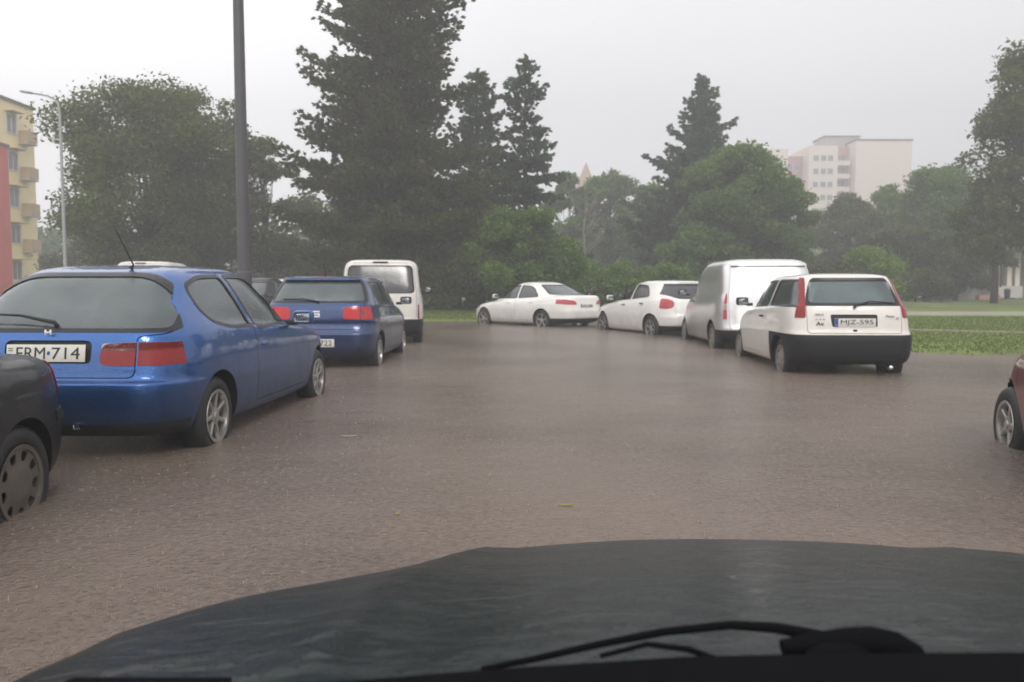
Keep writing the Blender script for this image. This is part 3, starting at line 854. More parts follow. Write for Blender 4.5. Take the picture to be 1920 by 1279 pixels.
def build_white_mpv():
    L = 4.11
    rings = [
        (.10, 3.95, .74, 7, 5, .26, .22, .21, .22),
        (.02, 4.05, .82, 8, 4.5, .34, .28, .27, .26),
        (.00, 4.10, .845, 8.5, 4.2, .45, .42, .42, .38),
        (.00, 4.11, .855, 8.5, 4.2, .58, .56, .52, .50),
        (.03, 4.09, .86, 8.5, 4.2, .62, .62, .58, .56),
        (.04, 4.02, .858, 8.5, 4.2, .80, .80, .74, .70),
        (.05, 3.86, .85, 8.5, 4, .98, .98, .92, .84),
        (.06, 3.40, .84, 8.5, 4, 1.08, 1.06, 1.0, .98),
        (.07, 3.12, .825, 8.5, 4.2, 1.14, 1.13, 1.08, 1.10),
        (.14, 2.70, .79, 8, 4.2, 1.42, 1.42, 1.38, 1.40),
        (.22, 2.30, .745, 7, 4, 1.68, 1.69, 1.68, 1.66),
        (.26, 2.15, .69, 6, 4, 1.76, 1.765, 1.76, 1.73),
        (.34, 2.0, .60, 5, 4, 1.80, 1.805, 1.80, 1.78),
        (.55, 1.85, .36, 4, 4, 1.82, 1.825, 1.82, 1.81),
        (1.0, 1.5, .02, 2, 2, 1.828, 1.83, 1.83, 1.825)]
    return build_car(dict(
        L=L, W=.86, rings=rings, paint=P_white2, cat='van', name='parked_van',
        label='tall white van with dark privacy rear window and grey bumper, behind the dark blue hatchback', group='cars standing in the flood',
        ro=.70, wb=2.69, r=.30, rr=.185, rim='cover8', yw=.83, arch=.345, wr=.05,
        doors=[dict(poly=[(1.98, .32), (1.98, 1.68), (2.35, 1.66), (2.98, 1.12), (3.06, .90), (3.06, .32)],
                    windows=[[(2.06, 1.14), (2.06, 1.62), (2.34, 1.60), (2.86, 1.12)]], handle=(2.12, .98, .855), handle_m=M_black)],
        side_windows=[('side_window', [(1.08, 1.14), (1.08, 1.62), (1.90, 1.62), (1.90, 1.14)]), ('quarter_window', [(.36, 1.14), (.44, 1.60), (1.0, 1.62), (1.0, 1.14)])],
        windscreen=[(-.68, 1.62), (.68, 1.62), (.78, 1.13), (-.78, 1.13)],
        rear_clip=[(-.5, .4), (.24, .4), (.26, 1.1), (.36, 1.76), (.36, 1.9), (-.5, 1.9)],
        tailgate=dict(poly=[(-.72, .60), (-.73, 1.10), (-.66, 1.745), (.66, 1.745), (.73, 1.10), (.72, .60)],
                      window=[(-.68, 1.13, .10), (-.635, 1.68, .10), (.635, 1.68, .10), (.68, 1.13, .10)], frame=.012),
        rglass=M_glass_v, glass=M_glass_d,
        skins=[('bumper', 'rear', [(-.95, .20), (.95, .20), (.95, .595), (-.95, .595)], -.4, .33, .010, -.02, M_bumper)],
        lamps=[('tail_light', 'rear', [(.745, .60), (.755, .90), (.92, .90), (.92, .60)], -.4, .16, M_red, None)],
        mirror=(2.75, 1.20, .84), mirror_m=M_black, seats=(1.0, 1.9), seat_h=.15,
        plate=(.03, .76, 'JVK-316', 'eu'),
        extras=[('brake_light', [(.235, 0, 1.755, .04, .30, .028, .008)], M_black)],
        at=(-1, -1.90, 16.9, -6.0, .10)))

def build_white_sedan():
    L = 4.62
    rings = [
        (.20, 4.40, .74, 5, 4.5, .27, .21, .20, .22),
        (.05, 4.55, .84, 5.5, 4, .36, .26, .25, .26),
        (.00, 4.60, .885, 5.5, 3.6, .45, .40, .40, .38),
        (.00, 4.62, .900, 5.5, 3.4, .60, .56, .54, .52),
        (.03, 4.60, .905, 5.5, 3.4, .72, .66, .62, .58),
        (.05, 4.52, .90, 5.5, 3.4, .90, .80, .72, .66),
        (.06, 4.30, .885, 5, 3.3, 1.00, .90, .80, .75),
        (.12, 3.90, .865, 5, 3.3, 1.06, .97, .86, .84),
        (.60, 3.45, .83, 4.5, 3.6, 1.09, 1.01, .92, .96),
        (.98, 2.95, .74, 4, 3.6, 1.24, 1.20, 1.18, 1.20),
        (1.32, 2.55, .62, 3.6, 3.4, 1.38, 1.38, 1.39, 1.38),
        (1.50, 2.38, .54, 3.4, 3.2, 1.43, 1.435, 1.44, 1.43),
        (1.72, 2.2, .34, 3, 3, 1.465, 1.47, 1.47, 1.465),
        (1.9, 2.05, .02, 2, 2, 1.478, 1.48, 1.48, 1.478)]
    return build_car(dict(
        L=L, W=.905, rings=rings, paint=P_white,
        label='white four-door saloon with pink-red slanted lamps, farthest car at the end of the lane', group='cars standing in the flood',
        ro=1.05, wb=2.70, r=.32, rr=.21, rim='alloy5', yw=.875, arch=.37, wr=.05,
        doors=[dict(poly=[(1.40, .62), (1.12, .80), (1.02, .98), (1.42, 1.36), (2.12, 1.41), (2.18, .98), (2.18, .32), (1.60, .32)],
                    windows=[[(1.26, 1.03, .1), (1.56, 1.32, .2), (2.08, 1.365), (2.12, .985)]], handle=(1.48, .86, .90)),
               dict(poly=[(2.20, .32), (2.20, .98), (2.14, 1.41), (2.60, 1.40), (3.28, .98), (3.36, .80), (3.36, .32)],
                    windows=[[(2.21, .985), (2.17, 1.365), (2.60, 1.35, .2), (3.20, .955)]], handle=(2.50, .84, .90))],
        windscreen=[(-.62, 1.39), (.62, 1.39), (.78, .99), (-.78, .99)],
        rwindow=[(-.66, 1.10), (-.52, 1.375), (.52, 1.375), (.66, 1.10)], rdepth=1.75,
        skins=[('bumper_valance', 'rear', [(-1, .2), (1, .2), (1, .40), (-1, .40)], -.4, .7, .004, -.02, M_bumper)],
        lamp_r=.05,
        lamps=[('tail_light', 'rear', [(.40, .80), (.44, .90), (.70, .955), (1.0, .93), (1.0, .86), (.70, .80)], -.4, .48, M_red_p, None),
               ('headlight', 'side', [(4.05, .64), (4.0, .76), (4.7, .72), (4.7, .58)], .3, 1.0, M_clear, None)],
        mirror=(3.02, 1.03, .86), mirror_m=P_white, seats=(1.5, 2.3), seat_h=.03, glass=M_glass_d,
        plate=(.03, .76, 'LFG-208', 'eu'),
        at=(1, .86, 23.6, -41.5, .15)))

def build_white_compact():
    L = 4.34
    rings = [
        (.20, 4.14, .74, 5, 4.5, .27, .21, .20, .22),
        (.05, 4.27, .84, 5.5, 4, .36, .26, .25, .26),
        (.00, 4.32, .875, 5, 3.6, .45, .40, .40, .38),
        (.00, 4.34, .890, 5, 3.4, .60, .56, .54, .52),
        (.04, 4.32, .895, 5, 3.4, .70, .66, .62, .58),
        (.06, 4.22, .885, 5, 3.4, .88, .82, .76, .68),
        (.08, 4.00, .865, 5, 3.3, 1.0, .94, .84, .78),
        (.12, 3.60, .84, 4.8, 3.3, 1.06, 1.02, .90, .88),
        (.18, 3.15, .80, 4.5, 3.6, 1.12, 1.08, .96, .98),
        (.34, 2.62, .70, 4, 3.6, 1.28, 1.25, 1.22, 1.22),
        (.46, 2.22, .60, 3.8, 3.4, 1.40, 1.40, 1.41, 1.39),
        (.46, 2.05, .53, 3.6, 3.2, 1.445, 1.45, 1.455, 1.44),
        (.70, 1.85, .34, 3, 3, 1.48, 1.485, 1.49, 1.48),
        (1.2, 1.6, .02, 2, 2, 1.495, 1.50, 1.50, 1.495)]
    return build_car(dict(
        L=L, W=.895, rings=rings, paint=P_white,
        label='white rounded hatchback with oval pink lamps, between the saloon and the silver van', group='cars standing in the flood',
        ro=.82, wb=2.60, r=.32, rr=.21, rim='alloy6', yw=.865, arch=.37, wr=.05,
        doors=[dict(poly=[(1.26, .60), (1.0, .80), (.98, 1.0), (1.22, 1.40), (1.86, 1.44), (1.92, .98), (1.92, .32), (1.40, .32)],
                    windows=[[(1.02, 1.10, .12), (1.28, 1.36, .15), (1.84, 1.395), (1.88, 1.03)]], handle=(1.24, .92, .885), handle_m=M_black),
               dict(poly=[(1.94, .32), (1.94, .98), (1.88, 1.44), (2.30, 1.43), (3.02, .98), (3.10, .80), (3.10, .32)],
                    windows=[[(1.97, 1.025), (1.92, 1.395), (2.30, 1.38, .2), (2.94, .965)]], handle=(2.18, .88, .885), handle_m=M_black)],
        windscreen=[(-.62, 1.40), (.62, 1.40), (.76, 1.01), (-.76, 1.01)],
        rear_clip=[(-.5, .4), (.55, .4), (.62, 1.1), (.72, 1.46), (.72, 1.6), (-.5, 1.6)],
        tailgate=dict(poly=[(-.58, .62), (-.60, 1.0), (-.76, 1.12), (-.60, 1.43), (.60, 1.43), (.76, 1.12), (.60, 1.0), (.58, .62)],
                      window=[(-.50, 1.06, .1), (-.76, 1.20, .10), (-.60, 1.385, .05), (.60, 1.385, .05), (.76, 1.20, .10), (.50, 1.06, .1)], frame=.02),
        skins=[('bumper_valance', 'rear', [(-1, .2), (1, .2), (1, .40), (-1, .40)], -.4, .6, .004, -.02, M_bumper)],
        lamp_r=.08,
        lamps=[('tail_light', 'rear', [(.62, .84), (.60, .98), (.72, 1.06), (.95, 1.02), (.95, .84), (.75, .80)], -.4, .46, M_red_p, None),
               ('headlight', 'side', [(3.7, .66), (3.65, .80), (4.4, .74), (4.4, .60)], .3, 1.0, M_clear, None)],
        mirror=(2.74, 1.05, .85), mirror_m=P_white, seats=(1.1, 1.95), seat_h=.04, glass=M_glass_v,
        plate=(.028, .75, 'KRT-940', 'eu'),
        at=(1, 3.36, 19.5, -20.0, .17)))

def build_silver_van():
    L = 4.38
    rings = [
        (.10, 4.18, .78, 7, 5, .26, .22, .21, .22),
        (.02, 4.30, .86, 8, 4.2, .34, .28, .27, .26),
        (.00, 4.36, .890, 8.5, 4, .45, .42, .42, .38),
        (.00, 4.38, .900, 8.5, 3.8, .52, .50, .50, .50),
        (.03, 4.36, .905, 8.5, 3.8, .60, .60, .60, .58),
        (.05, 4.28, .905, 8.5, 3.8, .80, .80, .76, .72),
        (.06, 4.10, .895, 8.5, 3.6, 1.00, .98, .92, .88),
        (.07, 3.75, .88, 8.5, 3.6, 1.10, 1.06, 1.0, 1.02),
        (.08, 3.48, .86, 8.5, 3.8, 1.16, 1.14, 1.10, 1.14),
        (.14, 2.90, .83, 8, 4, 1.44, 1.44, 1.40, 1.44),
        (.20, 2.45, .78, 7, 4, 1.66, 1.68, 1.68, 1.65),
        (.22, 2.30, .72, 6, 4, 1.74, 1.75, 1.75, 1.72),
        (.30, 2.15, .62, 5, 4, 1.785, 1.79, 1.79, 1.77),
        (.55, 2.0, .36, 4, 4, 1.805, 1.81, 1.81, 1.80),
        (1.0, 1.6, .02, 2, 2, 1.812, 1.815, 1.815, 1.812)]
    return build_car(dict(
        L=L, W=.905, rings=rings, paint=P_silver, cat='van', name='parked_van',
        label='silver white panel van with windowless rear doors, behind the white hatchback on the right', group='cars standing in the flood',
        ro=.80, wb=2.73, r=.315, rr=.20, rim='cover8', yw=.875, arch=.36, wr=.05,
        doors=[dict(poly=[(2.35, .32), (2.35, 1.68), (2.60, 1.66), (3.30, 1.16), (3.36, .95), (3.36, .32)],
                    windows=[[(2.42, 1.16), (2.42, 1.61), (2.60, 1.60), (3.20, 1.14)]], handle=(2.48, 1.0, .90), handle_m=M_black)],
        windscreen=[(-.70, 1.62), (.70, 1.62), (.80, 1.17), (-.80, 1.17)],
        rear_clip=[(-.5, .4), (.22, .4), (.24, 1.1), (.34, 1.74), (.34, 1.9), (-.5, 1.9)],
        tailgate=dict(poly=[(-.72, .50), (-.74, 1.10), (-.68, 1.68), (.68, 1.68), (.74, 1.10), (.72, .50)],
                      recess=[(-.34, .62), (-.33, .80), (.33, .80), (.34, .62)]),
        glass=M_glass_d,
        skins=[('bumper', 'rear', [(-1, .20), (1, .20), (1, .50), (.60, .50), (.55, .44), (-.55, .44), (-.60, .50), (-1, .50)], -.4, .46, .010, -.02, M_bumper),
               ('door_panel', 'rear', rounded([(-.60, .92), (-.56, 1.56), (.56, 1.56), (.60, .92)], .08), -.4, .3, .008, -.01, P_silver, [(-.006, .8), (.006, .8), (.006, 1.7), (-.006, 1.7)]),
               ('spoiler', 'rear', rounded([(-.70, 1.675), (-.66, 1.735), (.66, 1.735), (.70, 1.675)], .02), .0, .36, .05, -.01, P_silver)],
        lamps=[('tail_light', 'rear', [(.765, .98), (.755, 1.17), (1, 1.17), (1, .98)], -.4, .17, M_red_p, None),
               ('reversing_lens', 'rear', [(.765, .88), (.765, .975), (1, .975), (1, .88)], -.4, .17, M_clear, None),
               ('tail_light', 'rear', [(.765, .70), (.765, .875), (1, .875), (1, .70)], -.4, .17, M_red_p, None)],
        mirror=(3.10, 1.18, .88), mirror_m=M_black, seats=(1.6, 2.4), seat_h=.15,
        plate=(.055, .70, 'LCT-417', 'eu'),
        extras=[('brake_light', [(.19, 0, 1.70, .04, .34, .022, .006)], M_black)],
        at=(1, 3.80, 15.2, 1.2, .14)))

def build_white_hatch():
    L = 3.76
    rings = [
        (.10, 3.60, .70, 6, 5, .27, .21, .20, .20),
        (.03, 3.70, .78, 7.5, 4.5, .34, .26, .25, .25),
        (.00, 3.75, .800, 8, 4, .42, .38, .38, .36),
        (-.01, 3.76, .812, 8, 3.8, .56, .55, .50, .48),
        (.01, 3.74, .814, 8, 3.8, .645, .64, .56, .53),
        (.05, 3.70, .808, 8, 3.8, .70, .70, .64, .58),
        (.07, 3.60, .80, 7.5, 3.8, .86, .84, .76, .68),
        (.09, 3.35, .785, 7, 3.8, .96, .95, .86, .80),
        (.11, 3.05, .765, 7, 3.8, 1.01, 1.0, .91, .90),
        (.13, 2.80, .745, 6.5, 4, 1.045, 1.03, .95, .98),
        (.22, 2.40, .69, 6, 4, 1.20, 1.20, 1.18, 1.19),
        (.31, 2.05, .63, 5.5, 4, 1.345, 1.36, 1.37, 1.34),
        (.34, 1.92, .58, 5, 4, 1.40, 1.405, 1.41, 1.385),
        (.50, 1.75, .38, 4, 4, 1.432, 1.437, 1.44, 1.43),
        (.9, 1.4, .02, 2, 2, 1.45, 1.452, 1.452, 1.45)]
    return build_car(dict(
        L=L, W=.812, rings=rings, paint=P_white2,
        label='cream white hatchback with tall red pillar lamps and deep black bumper', group='cars standing in the flood',
        ro=.66, wb=2.45, r=.285, rr=.185, rim='cover8', yw=.775, arch=.33, wr=.04,
        doors=[dict(poly=[(1.42, .30), (1.36, .98), (1.20, 1.39), (1.98, 1.385), (2.66, .96), (2.74, .80), (2.74, .30)],
                    windows=[[(1.44, 1.0), (1.28, 1.345), (1.94, 1.345, .12), (2.55, .96)]], handle=(1.56, .84, .81), handle_m=M_black)],
        side_windows=[('quarter_window', [(.22, 1.01), (.42, 1.35), (1.16, 1.355), (1.32, 1.01)])],
        windscreen=[(-.60, 1.34), (.60, 1.34), (.70, 1.0), (-.70, 1.0)],
        rear_clip=[(-.5, .5), (.16, .5), (.17, 1.0), (.36, 1.36), (.36, 1.5), (-.5, 1.5)],
        tailgate=dict(poly=[(-.595, .66), (-.60, .99), (-.535, 1.375), (.535, 1.375), (.60, .99), (.595, .66)],
                      window=[(-.575, 1.045), (-.515, 1.35), (.515, 1.35), (.575, 1.045)], frame=.012,
                      recess=[(-.285, .745), (-.285, .905), (.31, .905), (.285, .745)]),
        skins=[('bumper', 'rear', [(-.95, .19), (.95, .19), (.95, .645), (-.95, .645)], -.4, 1.06, .012, -.02, M_bumper),
               ('rear_window_surround', 'rear', [(-.60, 1.015), (-.535, 1.38), (.535, 1.38), (.60, 1.015)], -.4, .45, .0015, -.003, M_gasket,
                rounded([(-.575, 1.045), (-.515, 1.35), (.515, 1.35), (.575, 1.045)], .06))],
        lamps=[('tail_light', 'rear', [(.612, .86, .03), (.605, 1.0, .01), (.545, 1.385, .01), (.82, 1.385), (.84, .86)], -.4, .6, M_red, None)],
        lamp_cut=[(-.3, .8), (.19, .8), (.23, 1.0), (.36, 1.2), (.53, 1.42), (-.3, 1.5)],
        mirror=(2.38, 1.04, .775), mirror_m=M_black, seats=(.85, 1.6), glass=M_glass_d, rglass=M_glass,
        plate=(.055, .80, 'MJZ-595', 'eu'),
        wiper=[('rear_wiper', [(.085, -.0, .99), (.085, -.0, 1.02), (.115, -.2, 1.075), (.14, -.50, 1.055)], [.024, .016, .010, .007])],
        extras=[('tow_eye', [(.05, 0, .70, .02, .05, .03, .008)], M_black),
                ('exhaust_pipe', [(.06, -.42, .235, .26, .06, .055, .02)], M_chrome)],
        letters=[('badge_text', 'PERLA', .058, .45, .905, .022, .11, M_black), ('badge_text', 'Punto', .058, -.44, .885, .03, .10, M_black), ('badge_text', '75', .058, -.53, .855, .028, .04, M_black),
                 ('sticker', '* * *', .056, .44, .845, .016, .12, M_black), ('sticker', 'Ax', .056, .44, .79, .05, .10, M_bumper)],
        at=(1, 3.66, 10.9, 3.0, .12)))

def sedan_rings(L):
    return [
        (.16, L - .18, .70, 5.5, 5, .27, .21, .20, .20),
        (.03, L - .06, .79, 6.5, 4.5, .36, .26, .25, .25),
        (.00, L - .01, .820, 6.5, 4, .46, .40, .40, .38),
        (.00, L, .835, 6.5, 3.8, .60, .56, .52, .50),
        (.04, L - .03, .838, 6.5, 3.8, .66, .64, .58, .54),
        (.06, L - .08, .832, 6.5, 3.8, .80, .76, .70, .62),
        (.08, L - .25, .815, 6, 3.8, .92, .86, .80, .72),
        (.16, L - .65, .79, 5.5, 3.8, .965, .91, .86, .82),
        (.42, L - 1.10, .76, 5, 4, .985, .95, .90, .92),
        (.78, L - 1.62, .67, 4.5, 4, 1.17, 1.15, 1.14, 1.15),
        (1.08, L - 2.05, .58, 4.2, 4, 1.32, 1.33, 1.335, 1.32),
        (1.20, L - 2.2, .50, 4, 4, 1.37, 1.375, 1.38, 1.365),
        (1.35, L - 2.35, .32, 3.5, 3.5, 1.395, 1.40, 1.40, 1.395),
        (1.6, L - 2.5, .02, 2, 2, 1.408, 1.41, 1.41, 1.408)]

def build_sedan(label, pt, at, zs=1.0, r=.285, rr=.182, L=4.1, ro=.74, wb=2.44, rim='cover8', group='cars standing in the flood', plate=None, bumper=False, front=False, mirror=True):
    return build_car(dict(
        L=L, W=.838, rings=[g[:5] + tuple(z * zs for z in g[5:]) for g in sedan_rings(L)], paint=pt, label=label, group=group,
        ro=ro, wb=wb, r=r, rr=rr, rim=rim, yw=.80, arch=.335, wr=.04, wang=.2,
        doors=[dict(poly=[(1.28, .60), (1.10, .78), (1.14, 1.34), (1.84, 1.36), (1.88, .92), (1.88, .32), (1.40, .32)],
                    windows=[[(1.06, .975, .06), (1.26, 1.30), (1.80, 1.315), (1.83, .94)]], handle=(1.36, .82, .835)),
               dict(poly=[(1.90, .32), (1.90, .92), (1.86, 1.36), (2.16, 1.35), (2.86, .93), (2.96, .78), (2.96, .32)],
                    windows=[[(1.92, .94), (1.88, 1.315), (2.14, 1.31), (2.76, .92)]], handle=(2.10, .80, .835))],
        windscreen=[(-.58, 1.32), (.58, 1.32), (.70, .95), (-.70, .95)],
        rwindow=[(-.60, 1.0), (-.50, 1.30), (.50, 1.30), (.60, 1.0)], rdepth=1.5,
        skins=([('bumper', 'rear', [(-1, .2), (1, .2), (1, .60), (-1, .60)], -.4, .42, .008, -.02, M_bumper),
                ('bumper', 'rear', [(-1, .2), (1, .2), (1, .56), (-1, .56)], L - .42, L + .4, .008, -.02, M_bumper)] if bumper else
               [('bumper_strip', 'rear', [(-1, .56), (1, .56), (1, .62), (-1, .62)], -.4, .35, .008, -.02, M_bumper)]),
        lamps=[('tail_light', 'rear', [(.48, .70), (.48, .88), (1, .88), (1, .70)], -.4, .22, M_red, None),
               ('headlight', 'side', [(L - .42, .58), (L - .36, .72), (L + .2, .68), (L + .2, .54)], .35, 1.0, M_clear, None)],
        mirror=(2.58, .99, .79) if mirror else None, mirror_m=M_black, seats=(1.25, 2.0), seat_h=-.02, glass=M_glass_d,
        plate=plate, at=at, front=front))
# ---------------------------------------------------------------- ground, water, lawn
def sheet(name, x0, x1, y0, y1, nx, ny, zf, m, smooth=True):
    X = np.linspace(x0, x1, nx + 1); Y = np.linspace(y0, y1, ny + 1)
    V = np.array([(x, y, zf(x, y)) for y in Y for x in X])
    i = np.arange(nx); Fq = []
    for j in range(ny):
        a = j * (nx + 1) + i
        Fq.append(np.stack([a, a + 1, a + nx + 2, a + nx + 1], 1))
    me = mesh_np(name, V, np.concatenate(Fq), 4)
    o = link(name, me, m)
    if smooth: me.shade_smooth()
    return o

def m_water():
    m, t, p = mat('muddy flood water')
    p.inputs['IOR'].default_value = 1.33
    p.inputs['Roughness'].default_value = 0.20
    geo = N(t, 'ShaderNodeNewGeometry')
    # base colour: silt in slow patches
    n1 = N(t, 'ShaderNodeTexNoise', Scale=0.35, Detail=4.0); t.links.new(geo.outputs['Position'], n1.inputs['Vector'])
    n2 = N(t, 'ShaderNodeTexNoise', Scale=26.0, Detail=6.0, Roughness=0.7); t.links.new(geo.outputs['Position'], n2.inputs['Vector'])
    ad = N(t, 'ShaderNodeMath', operation='MULTIPLY_ADD'); ad.inputs[1].default_value = 0.9
    t.links.new(n2.outputs['Fac'], ad.inputs[0]); t.links.new(n1.outputs['Fac'], ad.inputs[2])
    rp = N(t, 'ShaderNodeValToRGB')
    rp.color_ramp.elements[0].position = 0.65; rp.color_ramp.elements[0].color = (0.088, 0.066, 0.053, 1)
    rp.color_ramp.elements[1].position = 1.25; rp.color_ramp.elements[1].color = (0.195, 0.153, 0.126, 1)
    t.links.new(ad.outputs[0], rp.inputs[0]); t.links.new(rp.outputs[0], p.inputs['Base Color'])
    # rain-pocked surface: small stipple, drop rings, short chop
    mp = N(t, 'ShaderNodeMapping'); t.links.new(geo.outputs['Position'], mp.inputs[0])
    a1 = N(t, 'ShaderNodeTexNoise', Scale=30.0, Detail=4.0, Roughness=0.7); t.links.new(mp.outputs[0], a1.inputs['Vector'])
    a2 = N(t, 'ShaderNodeTexNoise', Scale=3.2, Detail=3.0); t.links.new(mp.outputs[0], a2.inputs['Vector'])
    vo = N(t, 'ShaderNodeTexVoronoi', Scale=7.0); t.links.new(mp.outputs[0], vo.inputs['Vector'])
    sn = N(t, 'ShaderNodeMath', operation='SINE'); ms = N(t, 'ShaderNodeMath', operation='MULTIPLY'); ms.inputs[1].default_value = 55.0
    t.links.new(vo.outputs['Distance'], ms.inputs[0]); t.links.new(ms.outputs[0], sn.inputs[0])
    fo = N(t, 'ShaderNodeMapRange'); fo.inputs['From Max'].default_value = 0.45; fo.inputs['To Min'].default_value = 1; fo.inputs['To Max'].default_value = 0
    t.links.new(vo.outputs['Distance'], fo.inputs['Value'])
    rg = N(t, 'ShaderNodeMath', operation='MULTIPLY'); t.links.new(sn.outputs[0], rg.inputs[0]); t.links.new(fo.outputs[0], rg.inputs[1])
    def sc(s_, k):
        q = N(t, 'ShaderNodeMath', operation='MULTIPLY'); q.inputs[1].default_value = k; t.links.new(s_, q.inputs[0]); return q.outputs[0]
    def plus(a, b):
        q = N(t, 'ShaderNodeMath', operation='ADD'); t.links.new(a, q.inputs[0]); t.links.new(b, q.inputs[1]); return q.outputs[0]
    h = plus(plus(sc(a1.outputs['Fac'], 0.017), sc(a2.outputs['Fac'], 0.026)), sc(rg.outputs[0], 0.0020))
    b = N(t, 'ShaderNodeBump'); b.inputs['Strength'].default_value = 1; b.inputs['Distance'].default_value = 1.0
    t.links.new(h, b.inputs['Height']); t.links.new(b.outputs[0], p.inputs['Normal'])
    return m

M_asphalt = simple('wet asphalt', (0.05, 0.048, 0.047), 0.35, var=0.3, scale=30, bump=0.002)
M_soil = simple('sodden soil', (0.10, 0.085, 0.06), 0.8, var=0.3, scale=0.6)
M_waterm = m_water()
# the road under the flood, then one sheet of water over the whole lot
tag(sheet('road', -60, 60, -20, 60, 8, 8, lambda x, y: -0.20, M_asphalt), kind='structure')
tag(sheet('ground', -900, 900, -400, 1800, 6, 6, lambda x, y: -0.30, M_soil), kind='structure')
wz = lambda x, y: 0.0
tag(sheet('water', -70, 70, -12, 62, 60, 60, wz, M_waterm), kind='structure')

def m_grass():
    m, t, p = mat('rain soaked lawn')
    p.inputs['Roughness'].default_value = 0.75
    geo = N(t, 'ShaderNodeNewGeometry')
    n1 = N(t, 'ShaderNodeTexNoise', Scale=0.5, Detail=6.0); t.links.new(geo.outputs['Position'], n1.inputs['Vector'])
    n2 = N(t, 'ShaderNodeTexNoise', Scale=14.0, Detail=4.0); t.links.new(geo.outputs['Position'], n2.inputs['Vector'])
    ad = N(t, 'ShaderNodeMath', operation='MULTIPLY_ADD'); ad.inputs[1].default_value = 0.5
    t.links.new(n2.outputs['Fac'], ad.inputs[0]); t.links.new(n1.outputs['Fac'], ad.inputs[2])
    rp = N(t, 'ShaderNodeValToRGB')
    rp.color_ramp.elements[0].position = 0.42; rp.color_ramp.elements[0].color = (0.095, 0.085, 0.040, 1)
    e_ = rp.color_ramp.elements.new(0.55); e_.color = (0.080, 0.115, 0.016, 1)
    rp.color_ramp.elements[1].position = 1.0; rp.color_ramp.elements[1].color = (0.175, 0.255, 0.040, 1)
    t.links.new(ad.outputs[0], rp.inputs[0]); t.links.new(rp.outputs[0], p.inputs['Base Color'])
    b = N(t, 'ShaderNodeBump'); b.inputs['Distance'].default_value = 0.05
    t.links.new(n2.outputs['Fac'], b.inputs['Height']); t.links.new(b.outputs[0], p.inputs['Normal'])
    return m
M_grass = m_grass()

def edge_pt():
    """outline of the flooded lot, left far corner to the right near corner"""
    return [(-60, 28.0), (-12, 27.6), (-4, 27.2), (2, 27.4), (4.4, 26.5), (5.9, 24), (6.6, 20), (6.7, 16), (6.9, 13.9), (7.6, 13.3), (12, 13.0), (30, 12.6), (60, 12.5)]
def lawn_inside(x, y):
    E_ = edge_pt()
    xs = [a for a, b in E_]; 
    if x <= -4: return y - np.interp(x, xs, [b for a, b in E_])
    # signed distance to the polyline (positive on the lawn side)
    best = 1e9; sgn = 1
    for (x0, y0), (x1, y1) in zip(E_[:-1], E_[1:]):
        dx, dy = x1 - x0, y1 - y0; l2 = dx * dx + dy * dy
        u = max(0, min(1, ((x - x0) * dx + (y - y0) * dy) / l2))
        qx, qy = x0 + u * dx, y0 + u * dy; d = math.hypot(x - qx, y - qy)
        if d < best: best = d; sgn = 1 if dx * (y - y0) - dy * (x - x0) > 0 else -1
    return sgn * best
_rn = rng.normal(0, 1, 64)
def wob(x, y, k=1.0):
    return sum(_rn[i] * math.sin(x * (0.3 + 0.37 * i) * k + _rn[i + 8] * 6) * math.cos(y * (0.25 + 0.31 * i) * k + _rn[i + 16] * 6) for i in range(6)) / 6
def lawn_z(x, y):
    d = lawn_inside(x, y) + 0.35 * wob(x, y, 1.3)
    g = ground(x, y)
    k = max(0, min(1, (d + 0.3) / 0.6))
    return -0.16 + (g + 0.16) * k + 0.02 * wob(x, y, 2.2) * k
tag(sheet('lawn', -62, 62, 11, 75, 220, 150, lawn_z, M_grass), kind='structure')

def strip(name, pts, wd, m, lift):
    V = []; n = len(pts)
    for i, (x, y) in enumerate(pts):
        a = Vector(pts[max(0, i - 1)]); b = Vector(pts[min(n - 1, i + 1)]); d = (b - a).normalized()
        w_ = wd[i] if isinstance(wd, list) else wd
        w_ *= 1 + 0.12 * wob(x, y, 3)
        for s_ in (-1, -0.5, 0, 0.5, 1):
            px, py = x - d.y * w_ / 2 * s_, y + d.x * w_ / 2 * s_
            V.append((px, py, max(lawn_z(px, py), 0.02) + lift * (1 - abs(s_) ** 6)))
    Fq = [(i * 5 + k, i * 5 + k + 1, (i + 1) * 5 + k + 1, (i + 1) * 5 + k) for i in range(n - 1) for k in range(4)]
    me = mesh_np(name, V, Fq, 4); me.shade_smooth()
    return tag(link(name, me, m), kind='structure')
M_path = simple('pale wet path', (0.30, 0.30, 0.22), 0.6, var=0.2, scale=3)
M_mud = simple('muddy track', (0.17, 0.14, 0.09), 0.6, var=0.3, scale=2)
strip('path', [(x, 32.6 + 0.15 * math.sin(x * 0.2)) for x in np.linspace(14.5, 60, 90)], 3.0, M_path, 0.02)
strip('path', [(x, 21.5 - (x - 9) * 0.62) for x in np.linspace(8.0, 15.5, 40)], 0.9, M_mud, 0.02)

